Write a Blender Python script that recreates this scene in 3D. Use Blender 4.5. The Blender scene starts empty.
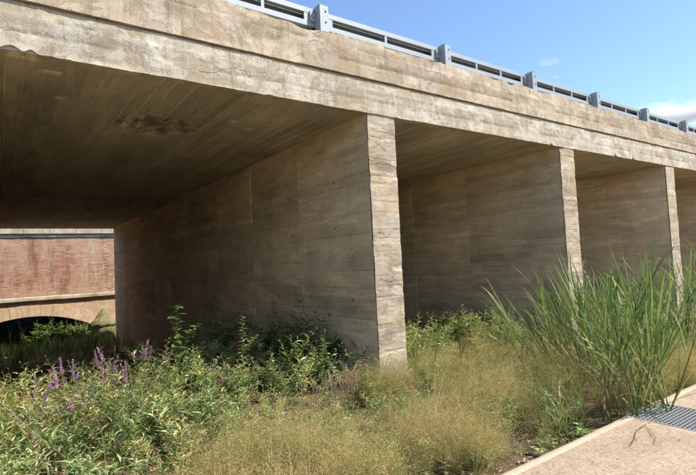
import bpy, math
import numpy as np
from mathutils import Vector, Matrix

# ------------------------------------------------------------------ camera, sky, sun, exposure
scene = bpy.context.scene
COL = scene.collection
rad = math.radians
CAM = np.array([0.0, 0.0, 1.6])
YAW, PITCH, ROLL, FPX = -0.6215, 0.05097, -0.0492, 485.17
_F = np.array([-math.sin(YAW)*math.cos(PITCH), math.cos(YAW)*math.cos(PITCH), math.sin(PITCH)])
_r = np.array([math.cos(YAW), math.sin(YAW), 0.0]); _u = np.cross(_r, _F)
_R = math.cos(ROLL)*_r + math.sin(ROLL)*_u
_U = math.cos(ROLL)*_u - math.sin(ROLL)*_r
cam_data = bpy.data.cameras.new('camera')
cam = bpy.data.objects.new('camera', cam_data); COL.objects.link(cam)
cam_data.sensor_width = 36.0
cam_data.lens = FPX/696*36
cam_data.clip_start = 0.05
cam_data.clip_end = 8000
cam.matrix_world = Matrix(((_R[0], _U[0], -_F[0], CAM[0]), (_R[1], _U[1], -_F[1], CAM[1]),
                           (_R[2], _U[2], -_F[2], CAM[2]), (0, 0, 0, 1)))
scene.camera = cam

SUN_EL, SUN_AZ = rad(48), rad(41.5)          # azimuth measured from -Y towards +X
SUN = np.array([math.cos(SUN_EL)*math.sin(SUN_AZ), -math.cos(SUN_EL)*math.cos(SUN_AZ), math.sin(SUN_EL)])
world = bpy.data.worlds.new('World'); scene.world = world
world.use_nodes = True
wn = world.node_tree.nodes; wl = world.node_tree.links
wn.clear()
wo = wn.new('ShaderNodeOutputWorld'); bg = wn.new('ShaderNodeBackground'); sky = wn.new('ShaderNodeTexSky')
sky.sky_type = 'NISHITA'; sky.sun_disc = False
sky.sun_elevation = SUN_EL
sky.sun_rotation = math.atan2(SUN[0], SUN[1])
sky.air_density = 1.0; sky.dust_density = 0.25; sky.ozone_density = 4.0
bg.inputs['Strength'].default_value = 0.145
wl.new(sky.outputs[0], bg.inputs['Color']); wl.new(bg.outputs[0], wo.inputs['Surface'])

sun_data = bpy.data.lights.new('sun', 'SUN')
sun_data.energy = 4.0; sun_data.angle = rad(0.53); sun_data.color = (1.0, 0.93, 0.82)
sun = bpy.data.objects.new('sun', sun_data); COL.objects.link(sun)
sun.rotation_euler = Vector(SUN).to_track_quat('Z', 'Y').to_euler()
sun.location = (20, -20, 30)

vs = scene.view_settings
scene.display_settings.display_device = 'sRGB'
vs.view_transform = 'Standard'; vs.look = 'None'; vs.gamma = 1.0; vs.use_curve_mapping = False
vs.exposure = 0.86
scene.render.engine = 'CYCLES'
cy = scene.cycles
cy.max_bounces = 8; cy.diffuse_bounces = 5; cy.glossy_bounces = 2; cy.transmission_bounces = 4
cy.transparent_max_bounces = 6; cy.volume_bounces = 2
cy.caustics_reflective = False; cy.caustics_refractive = False
cy.use_denoising = True
cy.use_adaptive_sampling = True; cy.adaptive_threshold = 0.01
try: cy.denoiser = 'OPENIMAGEDENOISE'
except Exception: pass

rng = np.random.default_rng(11)

# ------------------------------------------------------------------ helpers: noise
def _hash(i, j, k, seed):
    h = (i.astype(np.int64)*374761393 + j.astype(np.int64)*668265263 + k.astype(np.int64)*2147483647 + seed*974711) & 0xffffffff
    h = ((h ^ (h >> 13))*1274126177) & 0xffffffff
    h = ((h ^ (h >> 16))*2246822519) & 0xffffffff
    return ((h ^ (h >> 15)) & 0xffffff)/float(0xffffff)
def vnoise(x, y, z=0.0, seed=0):
    x, y, z = np.broadcast_arrays(np.asarray(x, float), np.asarray(y, float), np.asarray(z, float))
    i, j, k = np.floor(x), np.floor(y), np.floor(z)
    fx, fy, fz = x-i, y-j, z-k
    fx, fy, fz = fx*fx*(3-2*fx), fy*fy*(3-2*fy), fz*fz*(3-2*fz)
    r = 0
    for a in (0, 1):
        for b in (0, 1):
            for c in (0, 1):
                w = (fx if a else 1-fx)*(fy if b else 1-fy)*(fz if c else 1-fz)
                r = r + w*_hash(i+a, j+b, k+c, seed)
    return r
def fbm(x, y, z=0.0, seed=0, oct=4):
    a, s, r = 0.5, 1.0, 0
    for o in range(oct):
        r = r + a*(vnoise(np.asarray(x)*s, np.asarray(y)*s, np.asarray(z)*s, seed+o*17)-0.5)
        a *= 0.5; s *= 2.03
    return r
def smooth(a, b, x):
    t = np.clip((np.asarray(x, float)-a)/(b-a), 0, 1)
    return t*t*(3-2*t)

# ------------------------------------------------------------------ helpers: meshes and objects
class Geo:
    """collects vertices, quads and triangles, a point attribute and material slots"""
    def __init__(s): s.V = []; s.Q = []; s.T = []; s.A = []; s.QM = []; s.TM = []; s.n = 0
    def add(s, V, Q=None, T=None, a=0.5, m=0):
        V = np.asarray(V, float).reshape(-1, 3)
        s.V.append(V)
        s.A.append(np.broadcast_to(np.asarray(a, float), (len(V),)).copy())
        if Q is not None and len(Q):
            Q = np.asarray(Q, np.int64).reshape(-1, 4); s.Q.append(Q+s.n); s.QM.append(np.full(len(Q), m))
        if T is not None and len(T):
            T = np.asarray(T, np.int64).reshape(-1, 3); s.T.append(T+s.n); s.TM.append(np.full(len(T), m))
        s.n += len(V)
    def add_geo(s, g, M=None, t=None, da=0.0):
        v, q, tt, a, qm, tm = g.arrays()
        if M is not None: v = v@np.asarray(M).T
        if t is not None: v = v+np.asarray(t)
        s.V.append(v); s.A.append(np.clip(a+da, 0, 1))
        if len(q): s.Q.append(q+s.n); s.QM.append(qm)
        if len(tt): s.T.append(tt+s.n); s.TM.append(tm)
        s.n += len(v)
    def arrays(s):
        if getattr(s, '_c', None) is not None and s._c[0] == s.n: return s._c[1]
        cat = lambda L, sh, dt: np.concatenate(L) if L else np.zeros(sh, dt)
        r = (cat(s.V, (0, 3), float), cat(s.Q, (0, 4), np.int64), cat(s.T, (0, 3), np.int64),
             cat(s.A, (0,), float), cat(s.QM, (0,), np.int64), cat(s.TM, (0,), np.int64))
        s._c = (s.n, r)
        return r
    def box(s, x0, x1, y0, y1, z0, z1, a=0.5, m=0):
        V = [(x, y, z) for z in (z0, z1) for y in (y0, y1) for x in (x0, x1)]
        s.add(V, Q=[(0, 2, 3, 1), (4, 5, 7, 6), (0, 1, 5, 4), (2, 6, 7, 3), (0, 4, 6, 2), (1, 3, 7, 5)], a=a, m=m)
        return s
    def mesh(s, name, mats, smooth_shade=False):
        v, q, t, a, qm, tm = s.arrays()
        me = bpy.data.meshes.new(name)
        me.vertices.add(len(v)); me.vertices.foreach_set('co', v.ravel())
        nl = len(q)*4+len(t)*3
        me.loops.add(nl); me.loops.foreach_set('vertex_index', np.concatenate([q.ravel(), t.ravel()]).astype(np.int32))
        me.polygons.add(len(q)+len(t))
        ls = np.concatenate([np.arange(len(q))*4, len(q)*4+np.arange(len(t))*3]).astype(np.int32)
        me.polygons.foreach_set('loop_start', ls)
        me.polygons.foreach_set('material_index', np.concatenate([qm, tm]).astype(np.int32))
        me.polygons.foreach_set('use_smooth', np.full(len(q)+len(t), smooth_shade))
        at = me.attributes.new('rnd', 'FLOAT', 'POINT'); at.data.foreach_set('value', a.astype(np.float32))
        for m in (mats if isinstance(mats, (list, tuple)) else [mats]): me.materials.append(m)
        me.update(calc_edges=True); me.validate()
        return me

def link(name, data, parent=None, loc=None):
    o = bpy.data.objects.new(name, data); COL.objects.link(o)
    if parent is not None: o.parent = parent
    if loc is not None: o.location = loc
    return o
def obj(name, g, mats, parent=None, sm=False, loc=None):
    return link(name, g.mesh(name, mats, sm), parent, loc)
def tag(o, label=None, cat=None, group=None, kind=None):
    if label: o['label'] = label
    if cat: o['category'] = cat
    if group: o['group'] = group
    if kind: o['kind'] = kind
    return o
def thing(name, label, cat, loc=(0, 0, 0), group=None):
    return tag(link(name, None, None, loc), label, cat, group)
def copy_tree(o, parent=None):
    c = o.copy(); COL.objects.link(c); c.parent = parent
    for ch in list(o.children): copy_tree(ch, c)
    return c

def grid_quads(nu, nv, flip=False, off=0):
    i, j = np.meshgrid(np.arange(nu-1), np.arange(nv-1), indexing='ij')
    a = (i*nv+j).ravel()+off
    q = np.stack([a, a+nv, a+nv+1, a+1], 1)
    return q[:, ::-1] if flip else q
def tube(g, pts, radii, n=6, a=0.5, m=0, cap=True):
    pts = np.asarray(pts, float); radii = np.broadcast_to(np.asarray(radii, float), (len(pts),))
    tan = np.gradient(pts, axis=0); tan /= np.linalg.norm(tan, axis=1, keepdims=True)+1e-9
    ref = np.array([0.31, 0.22, 0.93]) if abs(tan[0, 2]) < 0.9 else np.array([1.0, 0.1, 0.0])
    u = np.cross(tan, ref); u /= np.linalg.norm(u, axis=1, keepdims=True)+1e-9
    w = np.cross(tan, u)
    th = np.arange(n)/n*2*np.pi
    V = pts[:, None]+radii[:, None, None]*(u[:, None]*np.cos(th)[None, :, None]+w[:, None]*np.sin(th)[None, :, None])
    Q = [(i*n+j, i*n+(j+1) % n, (i+1)*n+(j+1) % n, (i+1)*n+j) for i in range(len(pts)-1) for j in range(n)]
    T = []
    if cap:
        k = (len(pts)-1)*n
        T = [(0, j+1, j) for j in range(1, n-1)]+[(k, k+j, k+j+1) for j in range(1, n-1)]
    g.add(V.reshape(-1, 3), Q=Q, T=T, a=a, m=m)
def frames(d, up=None, roll=None):
    """rotation matrices whose local +Y follows d, local +Z is as near up as possible"""
    d = np.asarray(d, float); d = d/(np.linalg.norm(d, axis=1, keepdims=True)+1e-9)
    up = np.tile([0, 0, 1.0], (len(d), 1)) if up is None else up
    x = np.cross(d, up); nx = np.linalg.norm(x, axis=1, keepdims=True)
    x = np.where(nx < 1e-3, [[1.0, 0, 0]], x/(nx+1e-9)); z = np.cross(x, d)
    if roll is not None:
        c, s_ = np.cos(roll)[:, None], np.sin(roll)[:, None]
        x, z = c*x+s_*z, c*z-s_*x
    return np.stack([x, d, z], 2)
def stamp(g, tmplV, tmplT, pos, Rm, sc, a, m=0):
    """many copies of one small triangle template"""
    n, k = len(pos), len(tmplV)
    sc = np.asarray(sc, float)
    if sc.ndim == 1: sc = np.repeat(sc[:, None], 3, 1)
    V = np.einsum('nij,nkj->nki', Rm, tmplV[None]*sc[:, None, :])+np.asarray(pos)[:, None]
    T = (np.asarray(tmplT)[None]+(np.arange(n)*k)[:, None, None]).reshape(-1, 3)
    g.add(V.reshape(-1, 3), T=T, a=np.repeat(np.asarray(a), k), m=m)
def leaf_tmpl(rows=((0.28, 0.8), (0.62, 0.75)), fold=0.18, droop=0.25):
    """pointed leaf, unit length along Y, unit width along X, folded along its midrib"""
    V = [(0, 0, 0)]
    for t, w in rows:
        zc = -droop*t*t
        V += [(-w/2, t, zc+fold*w/2), (0, t, zc), (w/2, t, zc+fold*w/2)]
    V.append((0, 1, -droop))
    T = [(0, 2, 1), (0, 3, 2)]
    for r in range(len(rows)-1):
        b = 1+3*r
        for c in (0, 1): T += [(b+c, b+c+1, b+c+4), (b+c, b+c+4, b+c+3)]
    b = 1+3*(len(rows)-1); e = len(V)-1
    T += [(b, b+1, e), (b+1, b+2, e)]
    return np.array(V, float), np.array(T)
LEAF = leaf_tmpl()
LEAF_S = leaf_tmpl(rows=((0.42, 1.0),))
LEAF_B = leaf_tmpl(rows=((0.12, 0.75), (0.4, 1.0), (0.72, 0.6)), fold=0.12, droop=0.3)
def ribbon(g, base, d, length, width, droop, side, n=7, a=0.5, m=0, fold=0.25, kink=None):
    """a long grass blade: ribbon with a folded midrib that bends down towards its tip"""
    t = np.linspace(0, 1, n)
    d = np.asarray(d, float)/np.linalg.norm(d)
    P = [np.asarray(base, float)]; cur = d.copy()
    for i in range(1, n):
        bend = droop*(t[i]**1.6)*(2.2/n)
        if kink is not None and t[i] > kink: bend += droop*0.9/n+0.25/n
        cur = cur+np.array([0, 0, -1.0])*bend; cur /= np.linalg.norm(cur)
        P.append(P[-1]+cur*length/(n-1))
    P = np.array(P)
    w = width*np.minimum(1, 0.55+2.2*t)*(1-t**2.6)
    s = np.asarray(side, float); s = s/np.linalg.norm(s)
    nrm = np.cross(s, d)
    L = P-s*w[:, None]/2+nrm*(fold*w)[:, None]/2; Rr = P+s*w[:, None]/2+nrm*(fold*w)[:, None]/2
    V = np.stack([L, P, Rr], 1).reshape(-1, 3)
    Q = [(3*i+c, 3*i+c+1, 3*i+c+4, 3*i+c+3) for i in range(n-1) for c in (0, 1)]
    g.add(V, Q=Q, a=a, m=m)
    return P

# ------------------------------------------------------------------ helpers: materials
class NT:
    def __init__(s, name):
        s.mat = bpy.data.materials.new(name); s.mat.use_nodes = True
        s.t = s.mat.node_tree; s.t.nodes.clear()
        s.out = s.t.nodes.new('ShaderNodeOutputMaterial')
    def n(s, typ, **kw):
        nd = s.t.nodes.new('ShaderNode'+typ)
        for k, v in kw.items():
            if k.startswith('i_'):
                key = k[2:].replace('_', ' ')
                s.put(nd.inputs[int(key)] if key.isdigit() else nd.inputs[key], v)
            else: setattr(nd, k, v)
        return nd
    def put(s, sock, v):
        if isinstance(v, bpy.types.NodeSocket): s.t.links.new(v, sock)
        else: sock.default_value = v
    def pos(s, scale=(1, 1, 1)):
        tc = s.n('TexCoord')
        mp = s.n('Mapping'); s.put(mp.inputs['Vector'], tc.outputs['Object']); mp.inputs['Scale'].default_value = scale
        return mp.outputs[0]
    def noise(s, vec, scale, detail=6, rough=0.6, dist=0.0):
        nd = s.n('TexNoise'); s.put(nd.inputs['Vector'], vec)
        nd.inputs['Scale'].default_value = scale; nd.inputs['Detail'].default_value = detail
        nd.inputs['Roughness'].default_value = rough; nd.inputs['Distortion'].default_value = dist
        return nd.outputs['Fac']
    def ramp(s, fac, stops, interp='LINEAR'):
        nd = s.n('ValToRGB'); s.put(nd.inputs['Fac'], fac); e = nd.color_ramp.elements
        nd.color_ramp.interpolation = interp
        while len(e) < len(stops): e.new(0.5)
        for el, (p, c) in zip(e, stops):
            el.position = p; el.color = (c, c, c, 1) if not isinstance(c, tuple) else (*c, 1)
        return nd.outputs['Color']
    def mix(s, a, b, f, mode='MIX'):
        nd = s.n('Mix', data_type='RGBA', blend_type=mode)
        s.put(nd.inputs[0], f); s.put(nd.inputs[6], a if not isinstance(a, tuple) else (*a, 1)); s.put(nd.inputs[7], b if not isinstance(b, tuple) else (*b, 1))
        return nd.outputs[2]
    def math(s, op, a, b=0.0, clamp=False):
        nd = s.n('Math', operation=op); nd.use_clamp = clamp; s.put(nd.inputs[0], a); s.put(nd.inputs[1], b)
        return nd.outputs[0]
    def attr(s, name='rnd'):
        nd = s.n('Attribute'); nd.attribute_name = name
        return nd.outputs['Fac']
    def objrnd(s): return s.n('ObjectInfo').outputs['Random']
    def bump(s, h, dist, strength=1.0, normal=None):
        nd = s.n('Bump'); nd.inputs['Distance'].default_value = dist; nd.inputs['Strength'].default_value = strength
        s.put(nd.inputs['Height'], h)
        if normal is not None: s.put(nd.inputs['Normal'], normal)
        return nd.outputs[0]
    def surface(s, color, rough=0.9, bump=None, metallic=0.0, spec=0.3):
        p = s.n('BsdfPrincipled'); s.put(p.inputs['Base Color'], color if not isinstance(color, tuple) else (*color, 1))
        s.put(p.inputs['Roughness'], rough); s.put(p.inputs['Metallic'], metallic)
        p.inputs['Specular IOR Level'].default_value = spec
        if bump is not None: s.put(p.inputs['Normal'], bump)
        s.t.links.new(p.outputs[0], s.out.inputs['Surface'])
        return s.mat

def concrete(name, light, mid, dark, stretch=(1, 1, 1), streaks=0.0, white=0.0, rust=0.0, bscale=1.0, course=False, mott=1.0, cracks=0.0, contrast=1.0, dirt=0.5):
    m = NT(name)
    p = m.pos(); ps = m.pos(stretch)
    big = m.noise(p, 0.7, 6, 0.65)
    med = m.noise(ps, 2.2, 12, 0.72, 0.3)
    fine = m.noise(p, 60, 6, 0.75)
    c = m.mix(dark, mid, m.ramp(big, [(0.36, 0.0), (0.56, 1.0)]))
    c = m.mix(c, light, m.math('MULTIPLY', m.ramp(med, [(0.47, 0.0), (0.56, 1.0)]), mott))
    k = contrast
    c = m.mix(c, m.ramp(m.attr(), [(0.0, 1-0.55*k), (0.5, 1.0), (1.0, 1+0.45*k)]), 1.0, 'MULTIPLY')
    if course:
        c = m.mix(c, m.ramp(m.objrnd(), [(0.0, (0.86, 0.84, 0.81)), (0.5, (1.0, 0.98, 0.95)), (1.0, (1.10, 1.06, 1.0))]), 1.0, 'MULTIPLY')
    # dark dirt blotches with crisp edges
    bl = m.noise(ps, 1.3, 10, 0.74, 0.6)
    c = m.mix(c, tuple(x*0.45 for x in dark), m.math('MULTIPLY', m.ramp(bl, [(0.57, 0.0), (0.64, 0.7), (0.75, 1.0)]), dirt))
    if streaks:
        st = m.noise(m.pos((5.0, 5.0, 0.5)), 2.2, 8, 0.7, 0.15)
        c = m.mix(c, tuple(x*0.5 for x in mid), m.math('MULTIPLY', m.ramp(st, [(0.54, 0.0), (0.66, 1.0)]), streaks))
    if white:      # lime bloom
        wt = m.noise(m.pos((1.5, 1.5, 0.9)), 2.0, 13, 0.74, 0.5)
        wd = m.noise(m.pos((9.0, 9.0, 0.9)), 2.0, 6, 0.7, 0.1)
        c = m.mix(c, (0.64, 0.61, 0.54), m.math('MULTIPLY', m.ramp(wt, [(0.49, 0.0), (0.55, 1.0)]), white))
        c = m.mix(c, (0.66, 0.63, 0.56), m.math('MULTIPLY', m.ramp(wd, [(0.58, 0.0), (0.66, 1.0)]), white*0.7))
    if rust:
        rt = m.noise(m.pos((1.6, 1.6, 0.6)), 2.6, 9, 0.68, 0.3)
        c = m.mix(c, (0.42, 0.25, 0.12), m.math('MULTIPLY', m.ramp(rt, [(0.57, 0.0), (0.68, 1.0)]), rust))
    # pores and grit
    pv = m.n('TexVoronoi'); m.put(pv.inputs['Vector'], p); pv.inputs['Scale'].default_value = 22
    pore = m.ramp(pv.outputs['Distance'], [(0.07, 1.0), (0.14, 0.0)])
    pmask = m.math('MULTIPLY', pore, m.ramp(m.noise(p, 3.0, 2), [(0.5, 0.0), (0.6, 1.0)]))
    c = m.mix(c, (0.05, 0.04, 0.03), m.math('MULTIPLY', pmask, 0.7))
    c = m.mix(c, m.ramp(fine, [(0.3, 0.72), (0.7, 1.2)]), 1.0, 'MULTIPLY')
    h = m.math('ADD', m.math('MULTIPLY', m.noise(ps, 9, 10, 0.8), 0.6), m.math('MULTIPLY', fine, 0.5))
    h = m.math('ADD', h, m.math('MULTIPLY', m.ramp(med, [(0.49, 0.0), (0.53, 1.0)]), 0.25))
    h = m.math('SUBTRACT', h, m.math('MULTIPLY', pmask, 0.5))
    if cracks:
        dz = m.n('TexNoise'); m.put(dz.inputs['Vector'], p); dz.inputs['Scale'].default_value = 3.0; dz.inputs['Detail'].default_value = 8
        vm = m.n('VectorMath', operation='MULTIPLY_ADD'); m.put(vm.inputs[0], dz.outputs['Color']); vm.inputs[1].default_value = (0.5, 0.5, 0.5); m.put(vm.inputs[2], m.pos((0.55, 0.55, 1.6)))
        vo = m.n('TexVoronoi', feature='DISTANCE_TO_EDGE'); m.put(vo.inputs['Vector'], vm.outputs[0]); vo.inputs['Scale'].default_value = 1.25
        cr = m.math('MULTIPLY', m.ramp(vo.outputs['Distance'], [(0.003, 1.0), (0.010, 0.0)]), m.ramp(m.noise(p, 1.6, 4), [(0.53, 0.0), (0.60, 1.0)]))
        c = m.mix(c, (0.07, 0.05, 0.035), m.math('MULTIPLY', cr, cracks))
        h = m.math('SUBTRACT', h, m.math('MULTIPLY', cr, 0.7))
    return m.surface(c, 0.92, m.bump(h, 0.012*bscale, 1.0), spec=0.2)

def foliage(name, stops, trans=0.35, rough=0.5, objvar=0.25):
    m = NT(name)
    c = m.ramp(m.attr(), stops)
    c = m.mix(c, m.ramp(m.objrnd(), [(0.0, 1-objvar), (1.0, 1+objvar)]), 1.0, 'MULTIPLY')
    c = m.mix(c, m.ramp(m.noise(m.pos(), 9, 3), [(0.3, 0.8), (0.7, 1.2)]), 1.0, 'MULTIPLY')
    d = m.n('BsdfPrincipled'); m.put(d.inputs['Base Color'], c); d.inputs['Roughness'].default_value = rough
    d.inputs['Specular IOR Level'].default_value = 0.4
    t = m.n('BsdfTranslucent'); m.put(t.inputs['Color'], m.mix(c, (1.0, 1.0, 0.55), 1.0, 'MULTIPLY'))
    mx = m.n('MixShader'); mx.inputs[0].default_value = trans
    m.t.links.new(d.outputs[0], mx.inputs[1]); m.t.links.new(t.outputs[0], mx.inputs[2])
    m.t.links.new(mx.outputs[0], m.out.inputs['Surface'])
    return m.mat

M = {}
M['fascia'] = concrete('concrete_fascia', (0.51, 0.44, 0.335), (0.42, 0.35, 0.25), (0.34, 0.275, 0.185), (1, 1, 1.6), streaks=0.5, white=0.34, rust=0.3, bscale=0.85, cracks=0.55)
M['parapet'] = concrete('concrete_parapet', (0.48, 0.39, 0.28), (0.415, 0.325, 0.22), (0.33, 0.25, 0.16), (1, 1, 1.4), streaks=0.65, white=0.2, rust=0.45, bscale=0.8, cracks=0.4)
M['course'] = concrete('concrete_pier_nose', (0.49, 0.40, 0.29), (0.43, 0.34, 0.24), (0.35, 0.275, 0.185), (1, 1, 3.0), streaks=0.3, white=0.2, rust=0.3, bscale=1.0, course=True)
M['wall'] = concrete('concrete_wall', (0.68, 0.53, 0.345), (0.60, 0.46, 0.295), (0.50, 0.38, 0.24), (1, 0.6, 2.6), streaks=0.22, white=0.10, rust=0.10, contrast=1.35, mott=0.9, dirt=0.22)
M['soffit'] = concrete('concrete_soffit', (0.58, 0.50, 0.385), (0.51, 0.44, 0.335), (0.43, 0.37, 0.275), (3.0, 0.4, 1), rust=0.12, contrast=1.2, mott=0.6)
M['brick_stone'] = concrete('sandstone', (0.60, 0.44, 0.30), (0.53, 0.37, 0.24), (0.44, 0.30, 0.19), streaks=0.3, rust=0.2)
M['coping'] = concrete('coping_stone', (0.52, 0.44, 0.33), (0.44, 0.36, 0.265), (0.33, 0.265, 0.185), streaks=0.5)

def mk():
    m = NT('asphalt'); p = m.pos()
    M['asphalt'] = m.surface(m.mix((0.04, 0.04, 0.042), (0.065, 0.063, 0.06), m.noise(p, 60)), 0.9, m.bump(m.noise(p, 120), 0.004))
    # exposed-aggregate path
    m = NT('path_aggregate'); p = m.pos()
    v = m.n('TexVoronoi'); m.put(v.inputs['Vector'], p); v.inputs['Scale'].default_value = 95
    v2 = m.n('TexVoronoi'); m.put(v2.inputs['Vector'], p); v2.inputs['Scale'].default_value = 42
    sep = m.n('SeparateColor'); m.put(sep.inputs[0], v.outputs['Color'])
    sep2 = m.n('SeparateColor'); m.put(sep2.inputs[0], v2.outputs['Color'])
    c = m.ramp(sep.outputs[0], [(0.0, (0.36, 0.26, 0.17)), (0.3, (0.44, 0.325, 0.215)), (0.65, (0.48, 0.36, 0.24)), (0.94, (0.53, 0.41, 0.29)), (1.0, (0.26, 0.19, 0.13))])
    c = m.mix(c, m.ramp(sep2.outputs[1], [(0.0, 0.78), (0.4, 1.0), (1.0, 1.12)]), 0.8, 'MULTIPLY')
    c = m.mix(c, m.ramp(m.noise(p, 1.7, 9, 0.7), [(0.3, 0.76), (0.7, 1.12)]), 1.0, 'MULTIPLY')
    h = m.math('SUBTRACT', 1.0, v.outputs['Distance'])
    M['path'] = m.surface(c, 0.85, m.bump(m.math('ADD', m.math('MULTIPLY', h, 0.7), m.noise(p, 180, 3)), 0.004, 0.8), spec=0.25)
    m = NT('kerb_concrete'); p = m.pos()
    c = m.mix((0.42, 0.32, 0.225), (0.54, 0.43, 0.32), m.noise(p, 6, 8, 0.7))
    c = m.mix(c, m.ramp(m.noise(p, 90, 3), [(0.3, 0.8), (0.7, 1.15)]), 1.0, 'MULTIPLY')
    M['kerb'] = m.surface(c, 0.9, m.bump(m.noise(p, 50, 6), 0.006), spec=0.2)
    # soil with moss and litter
    m = NT('soil'); p = m.pos()
    c = m.mix((0.115, 0.08, 0.05), (0.24, 0.18, 0.115), m.ramp(m.noise(p, 5, 8, 0.7), [(0.35, 0.0), (0.65, 1.0)]))
    c = m.mix(c, (0.30, 0.23, 0.06), m.math('MULTIPLY', m.ramp(m.noise(p, 2.6, 6, 0.6, 0.5), [(0.52, 0.0), (0.64, 1.0)]), 0.6))
    c = m.mix(c, (0.05, 0.075, 0.02), m.math('MULTIPLY', m.ramp(m.noise(p, 1.1, 6, 0.6), [(0.5, 0.0), (0.66, 1.0)]), 0.5))
    c = m.mix(c, m.ramp(m.noise(p, 70, 4), [(0.3, 0.65), (0.7, 1.3)]), 1.0, 'MULTIPLY')
    M['soil'] = m.surface(c, 0.95, m.bump(m.noise(p, 26, 8, 0.75), 0.03), spec=0.15)
    # bricks
    m = NT('old_brick'); p = m.pos()
    c = m.ramp(m.attr(), [(0.0, (0.24, 0.11, 0.075)), (0.3, (0.38, 0.195, 0.125)), (0.6, (0.46, 0.265, 0.175)), (0.85, (0.50, 0.35, 0.25)), (1.0, (0.54, 0.44, 0.35))])
    c = m.mix(c, (0.52, 0.36, 0.25), m.math('MULTIPLY', m.ramp(m.noise(m.pos((1, 1, 0.4)), 0.9, 7, 0.7, 0.5), [(0.42, 0.0), (0.58, 1.0)]), 0.65))
    c = m.mix(c, (0.16, 0.075, 0.045), m.math('MULTIPLY', m.ramp(m.noise(m.pos((1.5, 1, 0.25)), 1.5, 5, 0.6), [(0.50, 0.0), (0.66, 1.0)]), 0.6))
    c = m.mix(c, (0.56, 0.45, 0.34), m.math('MULTIPLY', m.ramp(m.noise(m.pos((2.2, 1, 0.5)), 1.7, 9, 0.75, 0.6), [(0.54, 0.0), (0.62, 1.0)]), 0.7))
    M['brick'] = m.surface(c, 0.92, m.bump(m.noise(p, 40, 6), 0.006), spec=0.15)
    m = NT('lime_mortar'); p = m.pos()
    c = m.mix((0.33, 0.20, 0.135), (0.52, 0.38, 0.27), m.noise(p, 1.5, 8, 0.7))
    M['mortar'] = m.surface(c, 0.95, m.bump(m.noise(p, 60, 4), 0.006), spec=0.1)
    m = NT('mossy_stone'); p = m.pos()
    c = m.mix((0.24, 0.205, 0.13), (0.23, 0.21, 0.06), m.ramp(m.noise(p, 2.4, 7, 0.65, 0.5), [(0.42, 0.0), (0.6, 1.0)]))
    c = m.mix(c, (0.10, 0.13, 0.035), m.ramp(m.noise(p, 5, 6), [(0.52, 0.0), (0.68, 1.0)]))
    M['mossy'] = m.surface(c, 0.95, m.bump(m.noise(p, 14, 8, 0.7), 0.03), spec=0.1)
    # galvanised steel
    m = NT('galvanised_steel'); p = m.pos()
    c = m.mix((0.26, 0.29, 0.31), (0.36, 0.39, 0.41), m.noise(p, 5, 9, 0.7))
    c = m.mix(c, (0.36, 0.34, 0.31), m.math('MULTIPLY', m.ramp(m.noise(p, 3, 7, 0.7), [(0.58, 0.0), (0.75, 1.0)]), 0.6))
    M['steel'] = m.surface(c, m.ramp(m.noise(p, 20, 4), [(0.3, 0.42), (0.7, 0.6)]), m.bump(m.noise(p, 60, 3), 0.001), metallic=0.15, spec=0.4)
    m = NT('grate_steel'); p = m.pos()
    M['grate'] = m.surface(m.mix((0.34, 0.33, 0.31), (0.48, 0.47, 0.44), m.noise(p, 25, 5)), 0.6, metallic=0.1)
    m = NT('tie_hole_dark'); M['rust'] = m.surface(m.mix((0.06, 0.035, 0.02), (0.13, 0.06, 0.03), m.noise(m.pos(), 40)), 0.9)  # dark brown stands in for the shade inside form-tie holes
    m = NT('dry_stem'); c = m.ramp(m.attr(), [(0.0, (0.22, 0.13, 0.075)), (0.5, (0.40, 0.27, 0.16)), (1.0, (0.52, 0.39, 0.25))])
    M['dry_stem'] = m.surface(c, 0.8, spec=0.2)
    m = NT('dark_strand'); M['strand'] = m.surface(m.mix((0.07, 0.045, 0.03), (0.16, 0.105, 0.07), m.noise(m.pos(), 30)), 0.9)
    m = NT('weed_stem'); c = m.ramp(m.attr(), [(0.0, (0.10, 0.13, 0.04)), (0.6, (0.17, 0.17, 0.06)), (1.0, (0.24, 0.10, 0.06))])
    M['stem'] = m.surface(c, 0.6, spec=0.3)
mk()
M['leaf'] = foliage('weed_leaf', [(0.0, (0.12, 0.19, 0.065)), (0.35, (0.27, 0.35, 0.125)), (0.62, (0.44, 0.50, 0.19)), (0.86, (0.62, 0.57, 0.28)), (1.0, (0.50, 0.27, 0.16))], 0.40, 0.33)
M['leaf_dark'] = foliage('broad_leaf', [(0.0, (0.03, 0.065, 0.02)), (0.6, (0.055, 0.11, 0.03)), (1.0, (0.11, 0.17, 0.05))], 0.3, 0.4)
M['leaf_bright'] = foliage('fresh_leaf', [(0.0, (0.13, 0.21, 0.055)), (0.6, (0.22, 0.32, 0.09)), (1.0, (0.34, 0.42, 0.15))], 0.35, 0.45)
M['reed'] = foliage('reed_blade', [(0.0, (0.09, 0.15, 0.045)), (0.5, (0.19, 0.27, 0.08)), (0.85, (0.36, 0.43, 0.17)), (0.95, (0.33, 0.30, 0.14)), (1.0, (0.45, 0.36, 0.20))], 0.42, 0.38)
M['hay'] = foliage('dry_panicle', [(0.0, (0.20, 0.25, 0.065)), (0.35, (0.42, 0.385, 0.125)), (0.7, (0.60, 0.46, 0.19)), (1.0, (0.66, 0.44, 0.26))], 0.35, 0.7, 0.1)
M['hay_leaf'] = foliage('grass_blade', [(0.0, (0.10, 0.14, 0.04)), (0.6, (0.22, 0.23, 0.07)), (1.0, (0.42, 0.34, 0.15))], 0.3, 0.55)
M['purple'] = foliage('purple_flower', [(0.0, (0.34, 0.14, 0.36)), (0.5, (0.54, 0.28, 0.56)), (1.0, (0.70, 0.46, 0.70))], 0.3, 0.6)
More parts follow.
